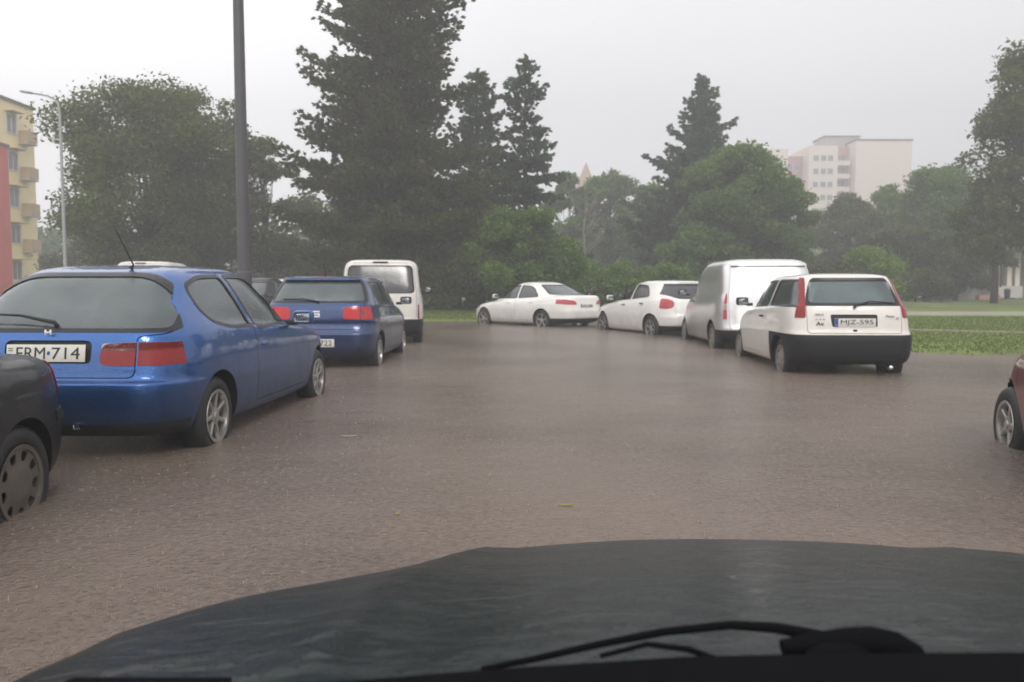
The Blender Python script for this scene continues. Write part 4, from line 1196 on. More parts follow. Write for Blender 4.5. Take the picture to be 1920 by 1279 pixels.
# grass blades near enough to be seen
def grass_blades(n):
    V = []; 
    c = 0; P = []
    while c < n:
        if rng.random() < 0.6: x, y = rng.uniform(6.2, 20), rng.uniform(12.8, 30)
        else: x, y = rng.uniform(-9, 6), rng.uniform(26.8, 40)
        d = lawn_inside(x, y)
        if d < 0.12: continue
        if 30.9 < y < 34.3 and x > 13: continue
        if abs(y - (21.5 - (x - 9) * 0.62)) < 0.55 and x > 7.5: continue
        P.append((x, y, lawn_z(x, y))); c += 1
    P = np.array(P); h = rng.uniform(0.02, 0.05, n); a = rng.uniform(0, 2 * np.pi, n); wd = rng.uniform(0.008, 0.02, n)
    dx, dy = np.cos(a) * wd, np.sin(a) * wd
    lx, ly = rng.normal(0, 0.03, n), rng.normal(0, 0.03, n)
    A = P + np.stack([dx, dy, -0.01 + 0 * h], 1); B = P - np.stack([dx, dy, 0.01 + 0 * h], 1); T = P + np.stack([lx, ly, h], 1)
    V = np.stack([A, B, T], 1).reshape(-1, 3)
    return mesh_np('grass', V, np.arange(3 * n).reshape(-1, 3), 3)

def foliage(name, c0, c1, trans=0.35, rough=0.6, hue_noise=0.7):
    m, t, p = mat(name)
    p.inputs['Roughness'].default_value = rough
    p.inputs['Specular IOR Level'].default_value = 0.3
    geo = N(t, 'ShaderNodeNewGeometry')
    no = N(t, 'ShaderNodeTexNoise', Scale=hue_noise, Detail=2.0); t.links.new(geo.outputs['Position'], no.inputs['Vector'])
    ad = N(t, 'ShaderNodeMath', operation='MULTIPLY_ADD'); ad.inputs[1].default_value = 0.55
    t.links.new(geo.outputs['Random Per Island'], ad.inputs[0])
    ms = N(t, 'ShaderNodeMath', operation='MULTIPLY_ADD'); ms.inputs[1].default_value = 0.9; ms.inputs[2].default_value = -0.22
    t.links.new(no.outputs['Fac'], ms.inputs[0]); t.links.new(ms.outputs[0], ad.inputs[2])
    mm = N(t, 'ShaderNodeMix', data_type='RGBA'); t.links.new(ad.outputs[0], mm.inputs[0]); mm.clamp_factor = True
    mm.inputs[6].default_value = (*c0, 1); mm.inputs[7].default_value = (*c1, 1)
    t.links.new(mm.outputs[2], p.inputs['Base Color'])
    tr = N(t, 'ShaderNodeBsdfTranslucent'); t.links.new(mm.outputs[2], tr.inputs[0])
    mx_ = N(t, 'ShaderNodeMixShader'); mx_.inputs[0].default_value = trans
    t.links.new(p.outputs[0], mx_.inputs[1]); t.links.new(tr.outputs[0], mx_.inputs[2])
    t.links.new(mx_.outputs[0], t.nodes['Material Output'].inputs['Surface'])
    return m
LF_grass = foliage('grass blade', (0.085, 0.125, 0.018), (0.165, 0.215, 0.04))
LF_pine = foliage('dark pine needles', (0.050, 0.060, 0.018), (0.175, 0.185, 0.070), 0.3)
LF_fir = foliage('blue green fir needles', (0.045, 0.085, 0.036), (0.150, 0.230, 0.115), 0.3)
LF_dark = foliage('dark broad leaves', (0.048, 0.075, 0.012), (0.185, 0.230, 0.048), 0.45)
LF_mid = foliage('mid green leaves', (0.058, 0.115, 0.016), (0.220, 0.330, 0.066), 0.5)
LF_bright = foliage('bright green leaves', (0.080, 0.150, 0.020), (0.26, 0.38, 0.075), 0.5)
LF_lime = foliage('lime green leaves', (0.11, 0.18, 0.03), (0.28, 0.38, 0.08), 0.4)
LF_olive = foliage('olive hedge leaves', (0.085, 0.095, 0.045), (0.19, 0.20, 0.105), 0.4)
M_bark = simple('wet bark', (0.045, 0.036, 0.028), 0.75, var=0.35, scale=6, bump=0.02)
M_bark_p = simple('pale bark', (0.26, 0.23, 0.19), 0.7, var=0.3, scale=5, bump=0.01)
tag(link('grass', grass_blades(80000), LF_grass), kind='stuff')

# ---------------------------------------------------------------- trees
def leaf_quads(C, size, up=0.35, aspect=0.55):
    """rhombic leaves at centres C"""
    n = len(C)
    d = rng.normal(0, 1, (n, 3)); d /= np.linalg.norm(d, axis=1)[:, None]
    nrm = rng.normal(0, 1, (n, 3)); nrm[:, 2] = np.abs(nrm[:, 2]) + up; nrm /= np.linalg.norm(nrm, axis=1)[:, None]
    a = np.cross(nrm, d); a /= np.linalg.norm(a, axis=1)[:, None] + 1e-9
    b = np.cross(nrm, a)
    s = size * rng.uniform(0.6, 1.35, n)[:, None]
    V = np.stack([C + a * s * .5, C + b * s * .5 * aspect + nrm * s * 0.08, C - a * s * .5, C - b * s * .5 * aspect + nrm * s * 0.08], 1).reshape(-1, 3)
    return V

def broadleaf(loc, H, Rx, z0, n_clump, leaf, size, m, label, group=None, trunk_r=0.22, name='tree', bark=None, seed=1, top=0.55, per=190, lean=(0, 0), cr=0.30, gap=0.0, cat='tree', Ry=None, shape=2.0):
    global rng
    keep = rng; rng = np.random.default_rng(seed)
    Ry = Ry or Rx
    root = empty(name, (loc[0], loc[1], loc[2] if len(loc) > 2 else 0.1)); tag(root, label, cat, group)
    hc = (H - z0)
    # clump centres in an egg-shaped envelope with lobes
    ph = rng.uniform(0, 2 * np.pi, 8)
    C = []
    while len(C) < n_clump:
        a = rng.uniform(0, 2 * np.pi); v = rng.uniform(0, 1)
        prof = (1 - abs((v - (1 - top)) / (top if v > 1 - top else (1 - top))) ** shape) ** 0.5
        lobe = 1 + 0.20 * math.sin(3 * a + ph[0] + 4 * v) + 0.14 * math.sin(5 * a + ph[1] - 7 * v)
        rr_ = prof * lobe * (0.35 + 0.65 * rng.random() ** 0.45)
        C.append((rr_ * Rx * math.cos(a) + lean[0] * v, rr_ * Ry * math.sin(a) + lean[1] * v, z0 + hc * (0.05 + 0.92 * v)))
    C = np.array(C)
    rad = min(Rx, hc / 2) * cr * rng.uniform(0.55, 1.3, n_clump)
    pts = []
    for c, r_ in zip(C, rad):
        k = int(per * (r_ / (min(Rx, hc / 2) * cr)) ** 2)
        d = rng.normal(0, 1, (k, 3)); d /= np.linalg.norm(d, axis=1)[:, None]
        q = d * (rng.uniform(0.25, 1.0, k) ** 0.6)[:, None] * r_ * (1 + 0.25 * rng.normal(0, 1, (k, 1)) * 0.6)
        q[:, 2] *= 0.72
        pts.append(c + q)
    pts = np.concatenate(pts)
    pts = pts[pts[:, 2] > max(0.05, z0 * 0.5)]
    V = leaf_quads(pts, size)
    cm = mesh_np('crown', V, np.arange(len(V)).reshape(-1, 4), 4)
    link('crown', cm, m, root)
    bm = bmesh.new()
    fork = z0 + hc * 0.18
    tube(bm, [(0, 0, -0.3), (0.03, 0, fork * 0.5), (lean[0] * .1, lean[1] * .1, fork), (lean[0] * .5, lean[1] * .5, z0 + hc * 0.5), (lean[0] * .85, lean[1] * .85, z0 + hc * 0.85)],
         [trunk_r * 1.25, trunk_r, trunk_r * 0.85, trunk_r * 0.5, trunk_r * 0.12], 9)
    idx = rng.permutation(n_clump)[: min(n_clump, 26)]
    for i in idx:
        c = C[i]; t0 = rng.uniform(0.0, 0.55)
        s_ = Vector((lean[0] * .5 * t0, lean[1] * .5 * t0, fork + (c[2] - fork) * 0.3 * t0 if c[2] > fork else fork * 0.9))
        e_ = Vector(c); mid = (s_ + e_) / 2 + Vector((0, 0, 0.12 * (e_ - s_).length)) + Vector(rng.normal(0, 0.12, 3))
        r0 = trunk_r * 0.38
        tube(bm, [s_, s_.lerp(mid, .5) + Vector(rng.normal(0, .06, 3)), mid, e_], [r0, r0 * .8, r0 * .5, r0 * .12], 6)
    tm = bm_mesh(bm); link('trunk', tm, bark or M_bark, root, 180)
    rng = keep
    return root

def conifer(loc, H, Rb, z0, m, label, seed=2, pitch=0.55, n_per=6, droop=0.25, tip=0.25, tuft=0.30, dens=1.0, group=None, trunk_r=0.25, rprof=None, irregular=0.25, name='conifer_tree', tw=0.10, cluster=0.0, gap=0.0):
    """whorls of drooping limbs with side shoots carrying needle tufts"""
    global rng
    keep = rng; rng = np.random.default_rng(seed)
    root = empty(name, (loc[0], loc[1], loc[2] if len(loc) > 2 else 0.1)); tag(root, label, 'tree', group)
    bm = bmesh.new()
    tube(bm, [(0, 0, -0.3), (0.05, 0, H * .3), (-0.04, 0.03, H * .65), (0, 0, H * 0.985)], [trunk_r * 1.3, trunk_r, trunk_r * .55, 0.02], 9)
    cen = []; dirs = []
    z = z0
    while z < H * 0.985:
        u = (z - z0) / (H - z0)
        Rr = Rb * (rprof(u) if rprof else (1 - u) ** 0.85)
        nb = max(3, int(n_per * (0.6 + 0.6 * (1 - u)) + rng.uniform(-1, 1)))
        a0 = rng.uniform(0, 2 * math.pi)
        for k in range(nb):
            if rng.random() < gap: continue
            az = a0 + 2 * math.pi * k / nb + rng.normal(0, 0.18)
            L_ = max(0.25, Rr * rng.uniform(1 - irregular * 1.6, 1 + irregular * 0.7))
            zz = z + rng.normal(0, pitch * 0.25)
            ca, sa = math.cos(az), math.sin(az)
            rise = 0.12 + 0.55 * u
            def P(t):
                return np.array([ca * L_ * t, sa * L_ * t, zz + L_ * (rise * t - droop * t * t * 1.6 + tip * t ** 3)])
            pts_ = [P(t) for t in (0, .3, .6, .85, 1)]
            r0 = 0.012 + 0.016 * L_
            tube(bm, pts_, [r0, r0 * .8, r0 * .6, r0 * .35, r0 * .12], 5, cap=False)
            # side shoots
            ns = max(4, int(L_ / 0.20 * dens))
            for j in range(ns):
                t = 0.12 + 0.88 * (j + rng.random() * .8) / ns
                p = P(t); side = 1 if j % 2 else -1
                sl = L_ * 0.34 * (1 - t) ** 0.7 * rng.uniform(.6, 1.2) + 0.16
                d = np.array([ca * 0.55 - sa * side, sa * 0.55 + ca * side, rng.normal(0.05, 0.18)]); d /= np.linalg.norm(d)
                nt_ = max(2, int(sl / 0.13 * dens))
                for q in range(nt_):
                    s_ = sl * (q + rng.random()) / nt_
                    cen.append(p + d * s_ + rng.normal(0, 0.03 + cluster, 3) - np.array([0, 0, 0.10 * s_])); dirs.append(d * .8 + np.array([ca, sa, tip]) * .5)
            cen.append(P(1.0)); dirs.append(np.array([ca, sa, tip]))
        z += pitch * rng.uniform(.75, 1.25) * (1.0 if u < .8 else .7)
    for k in range(10):
        cen.append(np.array([rng.normal(0, .04), rng.normal(0, .04), H - 0.09 * k])); dirs.append(np.array([rng.normal(0, .3), rng.normal(0, .3), 1]))
    cen = np.array(cen); dirs = np.array(dirs); dirs /= np.linalg.norm(dirs, axis=1)[:, None]
    K = 10
    cen = np.repeat(cen, K, 0); dirs = np.repeat(dirs, K, 0)
    n = len(cen)
    d = dirs + rng.normal(0, 0.42, (n, 3)); d /= np.linalg.norm(d, axis=1)[:, None]
    a = np.cross(d, rng.normal(0, 1, (n, 3))); a /= np.linalg.norm(a, axis=1)[:, None] + 1e-9
    l = tuft * rng.uniform(.6, 1.3, n)[:, None]; w_ = tuft * tw * 1.6 * rng.uniform(.7, 1.3, n)[:, None]
    V = np.stack([cen - d * l * .25, cen + a * w_ + d * l * .2, cen + d * l * .75, cen - a * w_ + d * l * .2], 1).reshape(-1, 3)
    cm = mesh_np('crown', V, np.arange(len(V)).reshape(-1, 4), 4)
    link('crown', cm, m, root)
    link('trunk', bm_mesh(bm), M_bark, root, 180)
    rng = keep
    return root

G1 = 'trees behind the flooded car park'
def gl(px, Y): return (PX(px, Y), Y, ground(0, Y) - 0.05)

conifer(gl(738, 38), PZ(-240, 38), 5.3, 1.0, LF_pine, 'huge dark pine whose top leaves the picture, tallest tree behind the dark blue hatchback', seed=11,
        pitch=0.60, n_per=8, droop=0.30, tip=0.42, tuft=0.27, dens=1.35, trunk_r=0.36, rprof=lambda u: float(np.interp(u, [0, .15, .37, .56, .68, .85, 1], [.9, 1, .78, .73, .55, .3, 0])), irregular=0.36, tw=0.13, cluster=0.10, name='pine_tree', gap=0.06, group=G1)
conifer(gl(985, 43), PZ(118, 43) - .2, 3.3, 0.8, LF_fir, 'slim ragged spruce with a bushy tip, right of the huge pine', seed=5,
        pitch=0.52, n_per=6, droop=0.32, tip=0.30, tuft=0.25, dens=1.5, trunk_r=0.18, irregular=0.45, rprof=lambda u: (1 - u) ** .62 * (0.85 + 0.25 * math.sin(u * 16)), tw=0.14, cluster=.05, name='spruce_tree', gap=.05, group=G1)
conifer(gl(896, 45), PZ(150, 45), 3.0, 0.8, LF_fir, 'green spruce half hidden between the huge pine and the slim spruce', seed=6,
        pitch=0.45, n_per=7, droop=0.25, tip=0.25, tuft=0.28, dens=1.3, trunk_r=0.2, irregular=0.3, rprof=lambda u: (1 - u) ** .6, tw=0.15, cluster=.05, name='spruce_tree', group=G1)
conifer(gl(1310, 54), PZ(158, 54) - .2, 6.2, 1.0, LF_fir, 'lone blue green fir with stepped tiers, left of the pale tower block', seed=9,
        pitch=0.62, n_per=9, droop=0.20, tip=0.30, tuft=0.30, dens=1.4, trunk_r=0.22, irregular=0.34, rprof=lambda u: (1 - u) ** .92, tw=0.15, cluster=.05, name='fir_tree', group=G1)

BL = [
 # px, Y, top, half width px, bottom py, material, clumps, per, label, seed
 (280, 42, 172, 158, 525, LF_dark, 170, 420, 'broad dark round-headed tree behind the yellow building\'s street lamp', 21),
 (385, 45, 178, 95, 520, LF_dark, 90, 330, 'dark tree directly left of the thick lamp post', 22),
 (500, 47, 262, 70, 500, LF_dark, 50, 220, 'thin-crowned dark tree just right of the thick lamp post', 23),
 (600, 50, 365, 85, 530, LF_dark, 50, 220, 'low dark bushy tree under the left limbs of the huge pine', 24),
 (985, 34, 392, 95, 556, LF_mid, 60, 240, 'leafy mid green tree behind the white saloon', 25),
 (860, 40, 400, 90, 560, LF_dark, 60, 240, 'dark thicket tree at the foot of the huge pine', 26),
 (1068, 70, 330, 52, 540, LF_mid, 70, 260, 'hazy slim green tree below the orange steeple', 27),
 (1142, 74, 328, 60, 540, LF_mid, 80, 260, 'hazy round-topped tree right of the pale bare trunk', 28),
 (1212, 70, 352, 56, 540, LF_mid, 80, 260, 'hazy low tree at the left foot of the blue green fir', 29),
 (1470, 50, 335, 60, 545, LF_mid, 60, 260, 'green tree shoulder below the left part of the pale tower block', 43),
 (1378, 49, 282, 98, 545, LF_mid, 130, 380, 'wide fresh green tree just left of the pale tower block', 30),
 (1318, 47, 432, 80, 555, LF_mid, 60, 240, 'bushy green tree at the foot of the blue green fir', 31),
 (1590, 66, 372, 70, 545, LF_dark, 80, 280, 'low dark tree under the left part of the pale tower block', 32),
 (1660, 68, 352, 66, 545, LF_mid, 80, 280, 'dull green tree under the right part of the pale tower block', 33),
 (1768, 60, 322, 90, 560, LF_mid, 130, 340, 'grey green round tree right of the pale tower block', 34),
 (1680, 55, 430, 90, 562, LF_dark, 60, 220, 'dark low tree behind the lime green shrub', 35),
 (1790, 52, 440, 80, 562, LF_dark, 60, 220, 'dark spreading tree left of the white low building', 36),
]
for (px, Y, top, hw, bot, m, nc, per, lab, sd_) in BL:
    Hh = PZ(top, Y) - ground(0, Y); Rx = hw / F * Y
    broadleaf(gl(px, Y), Hh, Rx, max(0.5, PZ(bot, Y) - ground(0, Y) - 0.2), nc, None, 0.0046 * Y + 0.02, m, lab, G1, trunk_r=0.05 + 0.035 * Rx, seed=sd_, per=per, Ry=Rx * 0.9, shape=2.4)
# tall tree leaving the frame on the right
broadleaf(gl(1935, 42), PZ(52, 42), 3.0, PZ(500, 42), 120, None, 0.26, LF_dark, 'tall dark tree cut by the right edge of the picture', G1, trunk_r=0.2, seed=41, per=280, lean=(0.6, 0), shape=2.2, top=.6)
broadleaf(gl(1862, 43), PZ(330, 43), 1.9, PZ(505, 43), 46, None, 0.25, LF_dark, 'dark tree with a bare trunk in front of the white low building', G1, trunk_r=0.17, seed=42, per=230)
# pale bare tree among the far greens
def bare_tree(loc, H, label):
    root = empty('bare_tree', loc); tag(root, label, 'tree', G1)
    bm = bmesh.new(); rr_ = random.Random(5)
    tube(bm, [(0, 0, -.3), (.1, 0, H * .35), (-.1, 0, H * .7), (0, 0, H)], [.13, .10, .05, .015], 8)
    link('trunk', bm_mesh(bm), M_bark_p, root, 180)
    for k in range(14):
        z = H * rr_.uniform(.35, .9); a = rr_.uniform(0, 6.28); l = rr_.uniform(.8, 1.9)
        bm = bmesh.new()
        p1 = Vector((math.cos(a) * l * .5, math.sin(a) * l * .5, z + l * .5)); p2 = Vector((math.cos(a) * l, math.sin(a) * l, z + l * 1.3))
        tube(bm, [(0, 0, z), p1, p2], [.06, .04, .012], 6)
        tube(bm, [p1, p1 + Vector((math.cos(a + 1) * l * .5, math.sin(a + 1) * l * .5, l * .4))], [.03, .01], 5)
        link('limb', bm_mesh(bm), M_bark_p, root, 180)
bare_tree(gl(1096, 58), PZ(392, 58), 'pale bare-trunked tree between the leafy greens, below the steeple')

# shrubs and hedges
G2 = 'shrubs along the back of the lawn'
SH = [(1100, 37, 500, 48, 566, LF_bright, 'bright shrub behind the right end of the white saloon', 51), (1175, 38, 494, 52, 566, LF_bright, 'bright shrub behind the gap between saloon and white hatchback', 52),
      (1255, 38, 500, 50, 566, LF_mid, 'green shrub behind the roof of the white rounded hatchback', 53),
      (1545, 40, 492, 52, 562, LF_olive, 'yellowish shrub right behind the silver van roof', 54), (1628, 40, 474, 60, 562, LF_lime, 'lime green shrub above the cream white hatchback', 55),
      (1030, 36, 520, 50, 568, LF_bright, 'low bright shrub behind the middle of the white saloon', 56), (830, 36, 486, 50, 568, LF_dark, 'dark shrub right of the tall white van', 57), (895, 37, 500, 55, 568, LF_dark, 'dark shrub behind the bonnet of the white saloon', 58),
      (960, 38, 492, 50, 566, LF_mid, 'shadowy shrub behind the roof of the white saloon', 59), (1345, 40, 508, 50, 562, LF_mid, 'green shrub behind the silver van\'s left roof edge', 60), (1440, 42, 500, 60, 562, LF_dark, 'dark shrub behind the roof of the silver van', 61), (1715, 48, 505, 60, 564, LF_dark, 'dark shrub right of the cream white hatchback roof', 62)]
for (px, Y, top, hw, bot, m, lab, sd_) in SH:
    broadleaf(gl(px, Y), PZ(top, Y) - ground(0, Y) + .05, hw / F * Y, 0.12, 26, None, 0.17, m, lab, G2, trunk_r=0.05, seed=sd_, per=210, cr=.5, name='shrub', cat='shrub', shape=3.0, top=.55)
for (x0, lab, sd_, top) in ((-27, 'olive hedge seen through the gap left of the thick lamp post', 71, 452), (-19.5, 'olive hedge behind the thick lamp post', 72, 448), (-12.5, 'olive hedge left of the tall white van', 73, 462)):
    broadleaf((x0, 56, .3), PZ(top, 56), 4.4, 0.15, 60, None, 0.30, LF_olive, lab, 'hedges in the far left background', trunk_r=.06, seed=sd_, per=200, cr=.42, name='hedge', cat='hedge', Ry=1.2, shape=6.0)

# far-off wood that closes the view
def far_wood():
    V = []
    g = np.random.default_rng(90)
    P = []
    for i in range(150):
        x = g.uniform(-95, 120); y = 100 + g.uniform(-8, 14); r_ = g.uniform(3.0, 5.0); h = g.uniform(6.5, 9.0) + (2 if x < -20 else 0)
        k = 260
        d = g.normal(0, 1, (k, 3)); d /= np.linalg.norm(d, axis=1)[:, None]
        q = d * r_ * (g.uniform(.5, 1, (k, 1))); q[:, 2] = (q[:, 2] / r_ + 1) * h / 2
        P.append(np.array([x, y, 0.2]) + q)
    P = np.concatenate(P)
    Vv = leaf_quads(P, 0.95)
    return mesh_np('far_wood', Vv, np.arange(len(Vv)).reshape(-1, 4), 4)
tag(link('far_wood', far_wood(), LF_mid), kind='stuff')

# ---------------------------------------------------------------- buildings
M_yellow = simple('yellow render', (0.95, 0.80, 0.47), 0.85, var=0.04, scale=2)
M_redr = simple('brick red render', (0.60, 0.12, 0.10), 0.85, var=0.08, scale=2)
M_cream = simple('cream render', (0.86, 0.77, 0.66), 0.85, var=0.05, scale=1)
M_pinkr = simple('pinkish render', (0.52, 0.30, 0.28), 0.85, var=0.08, scale=1)
M_yell2 = simple('pale yellow render', (0.66, 0.56, 0.36), 0.85, var=0.06, scale=1)
M_winf = simple('white window frame', (0.65, 0.64, 0.62), 0.5)
M_pane = simple('dull window pane', (0.20, 0.21, 0.22), 0.12, var=0.3, scale=3)
M_rail = simple('balcony rail', (0.48, 0.36, 0.22), 0.6)
M_concrete = simple('pale concrete', (0.42, 0.40, 0.38), 0.8, scale=3)
M_roofs = simple('grey roof felt', (0.12, 0.12, 0.12), 0.8)

def slab_obj(name, m, parent, boxes, bev=0.0):
    bm = bmesh.new()
    for b_ in boxes: box(bm, *b_, bev)
    return link(name, bm_mesh(bm), m, parent, 40)

def facade_window(parent, x, y, z, w_, h_, face, m=M_winf):
    """window set into a facade; face = (nx, ny) outward normal, axis aligned"""
    nx, ny = face
    f = bpy.data.objects.new('window', None)
    bm = bmesh.new(); t_ = 0.09
    def bb(u, v, su, sv, dep, off_):
        if nx: box(bm, x + nx * off_, y + u, z + v, dep, su, sv)
        else: box(bm, x + u, y + ny * off_, z + v, su, dep, sv)
    bb(0, h_ / 2 - t_ / 2, w_, t_, .10, .03); bb(0, -h_ / 2 + t_ / 2, w_, t_, .10, .03)
    bb(-w_ / 2 + t_ / 2, 0, t_, h_ - 2 * t_, .10, .03); bb(w_ / 2 - t_ / 2, 0, t_, h_ - 2 * t_, .10, .03); bb(0, 0, t_ * .8, h_ - 2 * t_, .08, .03)
    fo = link('window', bm_mesh(bm), m, parent)
    bm = bmesh.new()
    if nx: box(bm, x + nx * .012, y, z, .02, w_ - .1, h_ - .1)
    else: box(bm, x, y + ny * .012, z, w_ - .1, .02, h_ - .1)
    link('pane', bm_mesh(bm), M_pane, fo)
    return fo

def left_block():
    b = empty('apartment_building', (0, 0, 0)); tag(b, 'yellow five-storey block of flats with stacked balconies at the left edge', 'building')
    x0 = -39.0; yA, yB = 49.0, 66.2; top = 15.6
    slab_obj('wall', M_yellow, b, [((x0 - 7), (yA + yB) / 2, top / 2 - .2, 14, yB - yA, top + .4)])
    slab_obj('roof', M_roofs, b, [((x0 - 7), (yA + yB) / 2, top + .1, 14.3, yB - yA + .3, .22)])
    for k in range(5):
        z = 2.2 + 2.85 * k
        for y in (51.0, 57.0, 63.2):
            if y < 61 and z < 12.5: continue
            facade_window(b, x0, y, z + .3, 1.3, 1.5, (1, 0))
            # balcony beside it
            bo = slab_obj('balcony', M_concrete, b, [(x0 + .40, y + 1.5, z - 1.0, .8, 1.2, .14)])
            slab_obj('balcony_rail', M_rail, bo, [(x0 + .80, y + 1.5, z - .45, .05, 1.2, .85), (x0 + .42, y + 2.08, z - .45, .7, .05, .85), (x0 + .42, y + .92, z - .45, .7, .05, .85)])
            slab_obj('awning', M_rail, bo, [(x0 + .35, y, z + 1.2, .7, 1.5, .05)])
    # gable facing the lot
    for k in range(5): facade_window(b, x0 - 4, yA, 2.4 + 2.85 * k, 1.4, 1.4, (0, -1))
left_block()
def red_block():
    b = empty('stair_tower', (0, 0, 0)); tag(b, 'brick red lower block in front of the yellow flats', 'building')
    slab_obj('wall', M_redr, b, [(-38.5 - 3.4, 54.9, 5.9, 6.8, 14.0, 12.0)])
    slab_obj('roof', M_roofs, b, [(-38.5 - 3.4, 54.9, 11.98, 7.0, 14.2, .2)])
    for k in range(3): facade_window(b, -38.5, 57.5, 3.3 + 2.85 * k, .7, 1.3, (1, 0))
red_block()

def tower():
    b = empty('tower_block', (0, 0, 0)); tag(b, 'pale pink and cream tower block far behind the trees on the right', 'building')
    Y = 180
    X = lambda px: PX(px, Y)
    Z = lambda py: PZ(py, Y)
    def seg(nm, m, p0, p1, top, y0, dep):
        return slab_obj(nm, m, b, [((X(p0) + X(p1)) / 2, y0 + dep / 2, Z(top) / 2, X(p1) - X(p0), dep, Z(top))])
    seg('wall', M_cream, 1597, 1700, 268, Y, 14)
    seg('wall', M_pinkr, 1700.3, 1706, 270, Y + 1.5, 11)
    seg('wall', M_pinkr, 1567, 1596.7, 274, Y + 4, 10)
    seg('wall', M_cream, 1513, 1566.7, 276, Y + 1, 12)
    seg('wall', M_pinkr, 1480, 1512.7, 290, Y + 5, 10)
    seg('wall', M_cream, 1446, 1479.7, 279, Y + 3, 12)
    ph = slab_obj('penthouse', M_concrete, b, [((X(1556) + X(1622)) / 2, Y + 9, Z(263), X(1622) - X(1556), 7, 2.4)])
    slab_obj('roof', M_roofs, b, [((X(1597) + X(1700)) / 2, Y + 7, Z(268) + .15, X(1700) - X(1597) + .4, 14.4, .3), ((X(1556) + X(1622)) / 2, Y + 9, Z(263) + 1.35, X(1622) - X(1556) + .5, 7.4, .25)])
    for k in range(9):
        z = Z(274) - 3.0 - 2.9 * k
        slab_obj('balcony', M_cream, b, [((X(1567) + X(1596)) / 2, Y + 3.0, z - .9, X(1594) - X(1569), 1.9, 1.0)])
        facade_window(b, (X(1567) + X(1596)) / 2, Y + 4, z + .6, 2.4, 1.5, (0, -1))
        for px in (1526, 1540, 1553): facade_window(b, X(px), Y + 1, z, 1.2, 1.3, (0, -1), M_winf)
        for px in (1489, 1502): facade_window(b, X(px), Y + 5, z - 1.5, 1.3, 1.4, (0, -1), M_winf)
        facade_window(b, X(1462), Y + 3, z - .3, 1.3, 1.4, (0, -1), M_winf)
tower()

def steeple():
    b = empty('church_steeple', (PX(1097, 170), 170, 0)); tag(b, 'orange church steeple tip above the far trees', 'building')
    slab_obj('wall', simple('ochre stone', (0.55, 0.36, 0.20), .8), b, [(0, 0, 11.5, 3.6, 3.6, 23)])
    bm = bmesh.new(); zt = PZ(308, 170)
    bmesh.ops.create_cone(bm, cap_ends=True, segments=8, radius1=1.9, radius2=0.06, depth=zt - 23, matrix=Matrix.Translation((0, 0, (zt + 23) / 2)))
    link('spire', bm_mesh(bm), simple('rusty orange tiles', (0.46, 0.32, 0.20), .7), b)
steeple()

def low_building():
    b = empty('low_building', (0, 0, 0)); tag(b, 'low building with white parapet panels and pale pillars at the right edge', 'building')
    Y = 58; zb = ground(0, Y)
    X = lambda px: PX(px, Y)
    slab_obj('wall', M_concrete, b, [((X(1815) + X(2050)) / 2, Y + 4, 1.9, X(2050) - X(1815), 5, 3.8)])
    slab_obj('roof', M_roofs, b, [((X(1815) + X(2050)) / 2, Y + 2.6, 3.95, X(2050) - X(1815) + .6, 8.4, .3)])
    slab_obj('parapet', simple('white panel', (0.62, 0.60, 0.60), .6), b, [((X(1866) + X(1916)) / 2, Y, zb + .55, X(1914) - X(1867), .12, .85), ((X(1921) + X(2000)) / 2, Y, zb + .55, X(2000) - X(1920), .12, .85)])
    slab_obj('low_wall', simple('pink plinth', (0.42, 0.22, 0.17), .7), b, [((X(1819) + X(1858)) / 2, Y - .8, zb + .14, X(1858) - X(1819), .5, .36)])
    for px in (1869, 1893, 1908, 1935, 1960): slab_obj('pillar', M_cream, b, [(X(px), Y + .35, 2.1, .34, .34, 3.5)])
    for px in (1832, 1850): facade_window(b, X(px), Y + 1.5, 1.9, .7, 1.5, (0, -1))
    for px in (1880, 1900, 1922): facade_window(b, X(px), Y + 1.5, 2.1, .7, 1.9, (0, -1))
low_building()
def bin_():
    b = empty('litter_bin', (PX(1887, 57), 57, ground(0, 57))); tag(b, 'small dark litter bin in front of the white parapet', 'bin')
    bm = bmesh.new(); bmesh.ops.create_cone(bm, cap_ends=True, segments=16, radius1=.17, radius2=.21, depth=.62, matrix=Matrix.Translation((0, 0, .36)))
    link('bin_body', bm_mesh(bm), M_black, b)
    bm = bmesh.new(); bmesh.ops.create_cone(bm, cap_ends=True, segments=16, radius1=.23, radius2=.12, depth=.1, matrix=Matrix.Translation((0, 0, .73)))
    link('lid', bm_mesh(bm), M_black, b)
bin_()

# ---------------------------------------------------------------- lamp posts
M_post = simple('galvanised grey post', (0.085, 0.083, 0.088), 0.5, metal=0.2, var=0.15, scale=5)
M_post2 = simple('pale grey post', (0.36, 0.36, 0.37), 0.5, metal=0.2)
def near_post():
    b = empty('lamp_post', (PX(459.5, 14.2), 14.2, -0.2)); tag(b, 'thick grey lamp post rising out of the picture behind the light blue hatchback', 'lamp post')
    bm = bmesh.new(); tube(bm, [(0, 0, 0), (0, 0, 1.6), (0, 0, 1.62), (0, 0, 11.2)], [.13, .13, .108, .07], 24)
    link('post', bm_mesh(bm), M_post, b, 30)
    bm = bmesh.new(); tube(bm, [(0, 0, 11.1), (.1, -.1, 11.7), (.9, -.5, 12.0), (1.6, -.8, 12.05)], [.05, .045, .04, .04], 12)
    link('arm', bm_mesh(bm), M_post, b, 40)
    bm = bmesh.new(); box(bm, 1.9, -.95, 12.05, .7, .26, .12, .04, Matrix.Rotation(R(-27), 4, 'Z')); link('lamp_head', bm_mesh(bm), M_post, b, 40)
    bm = bmesh.new(); box(bm, 0, -.12, 1.1, .11, .02, .38, .006); link('access_door', bm_mesh(bm), M_post, b, 40)
near_post()
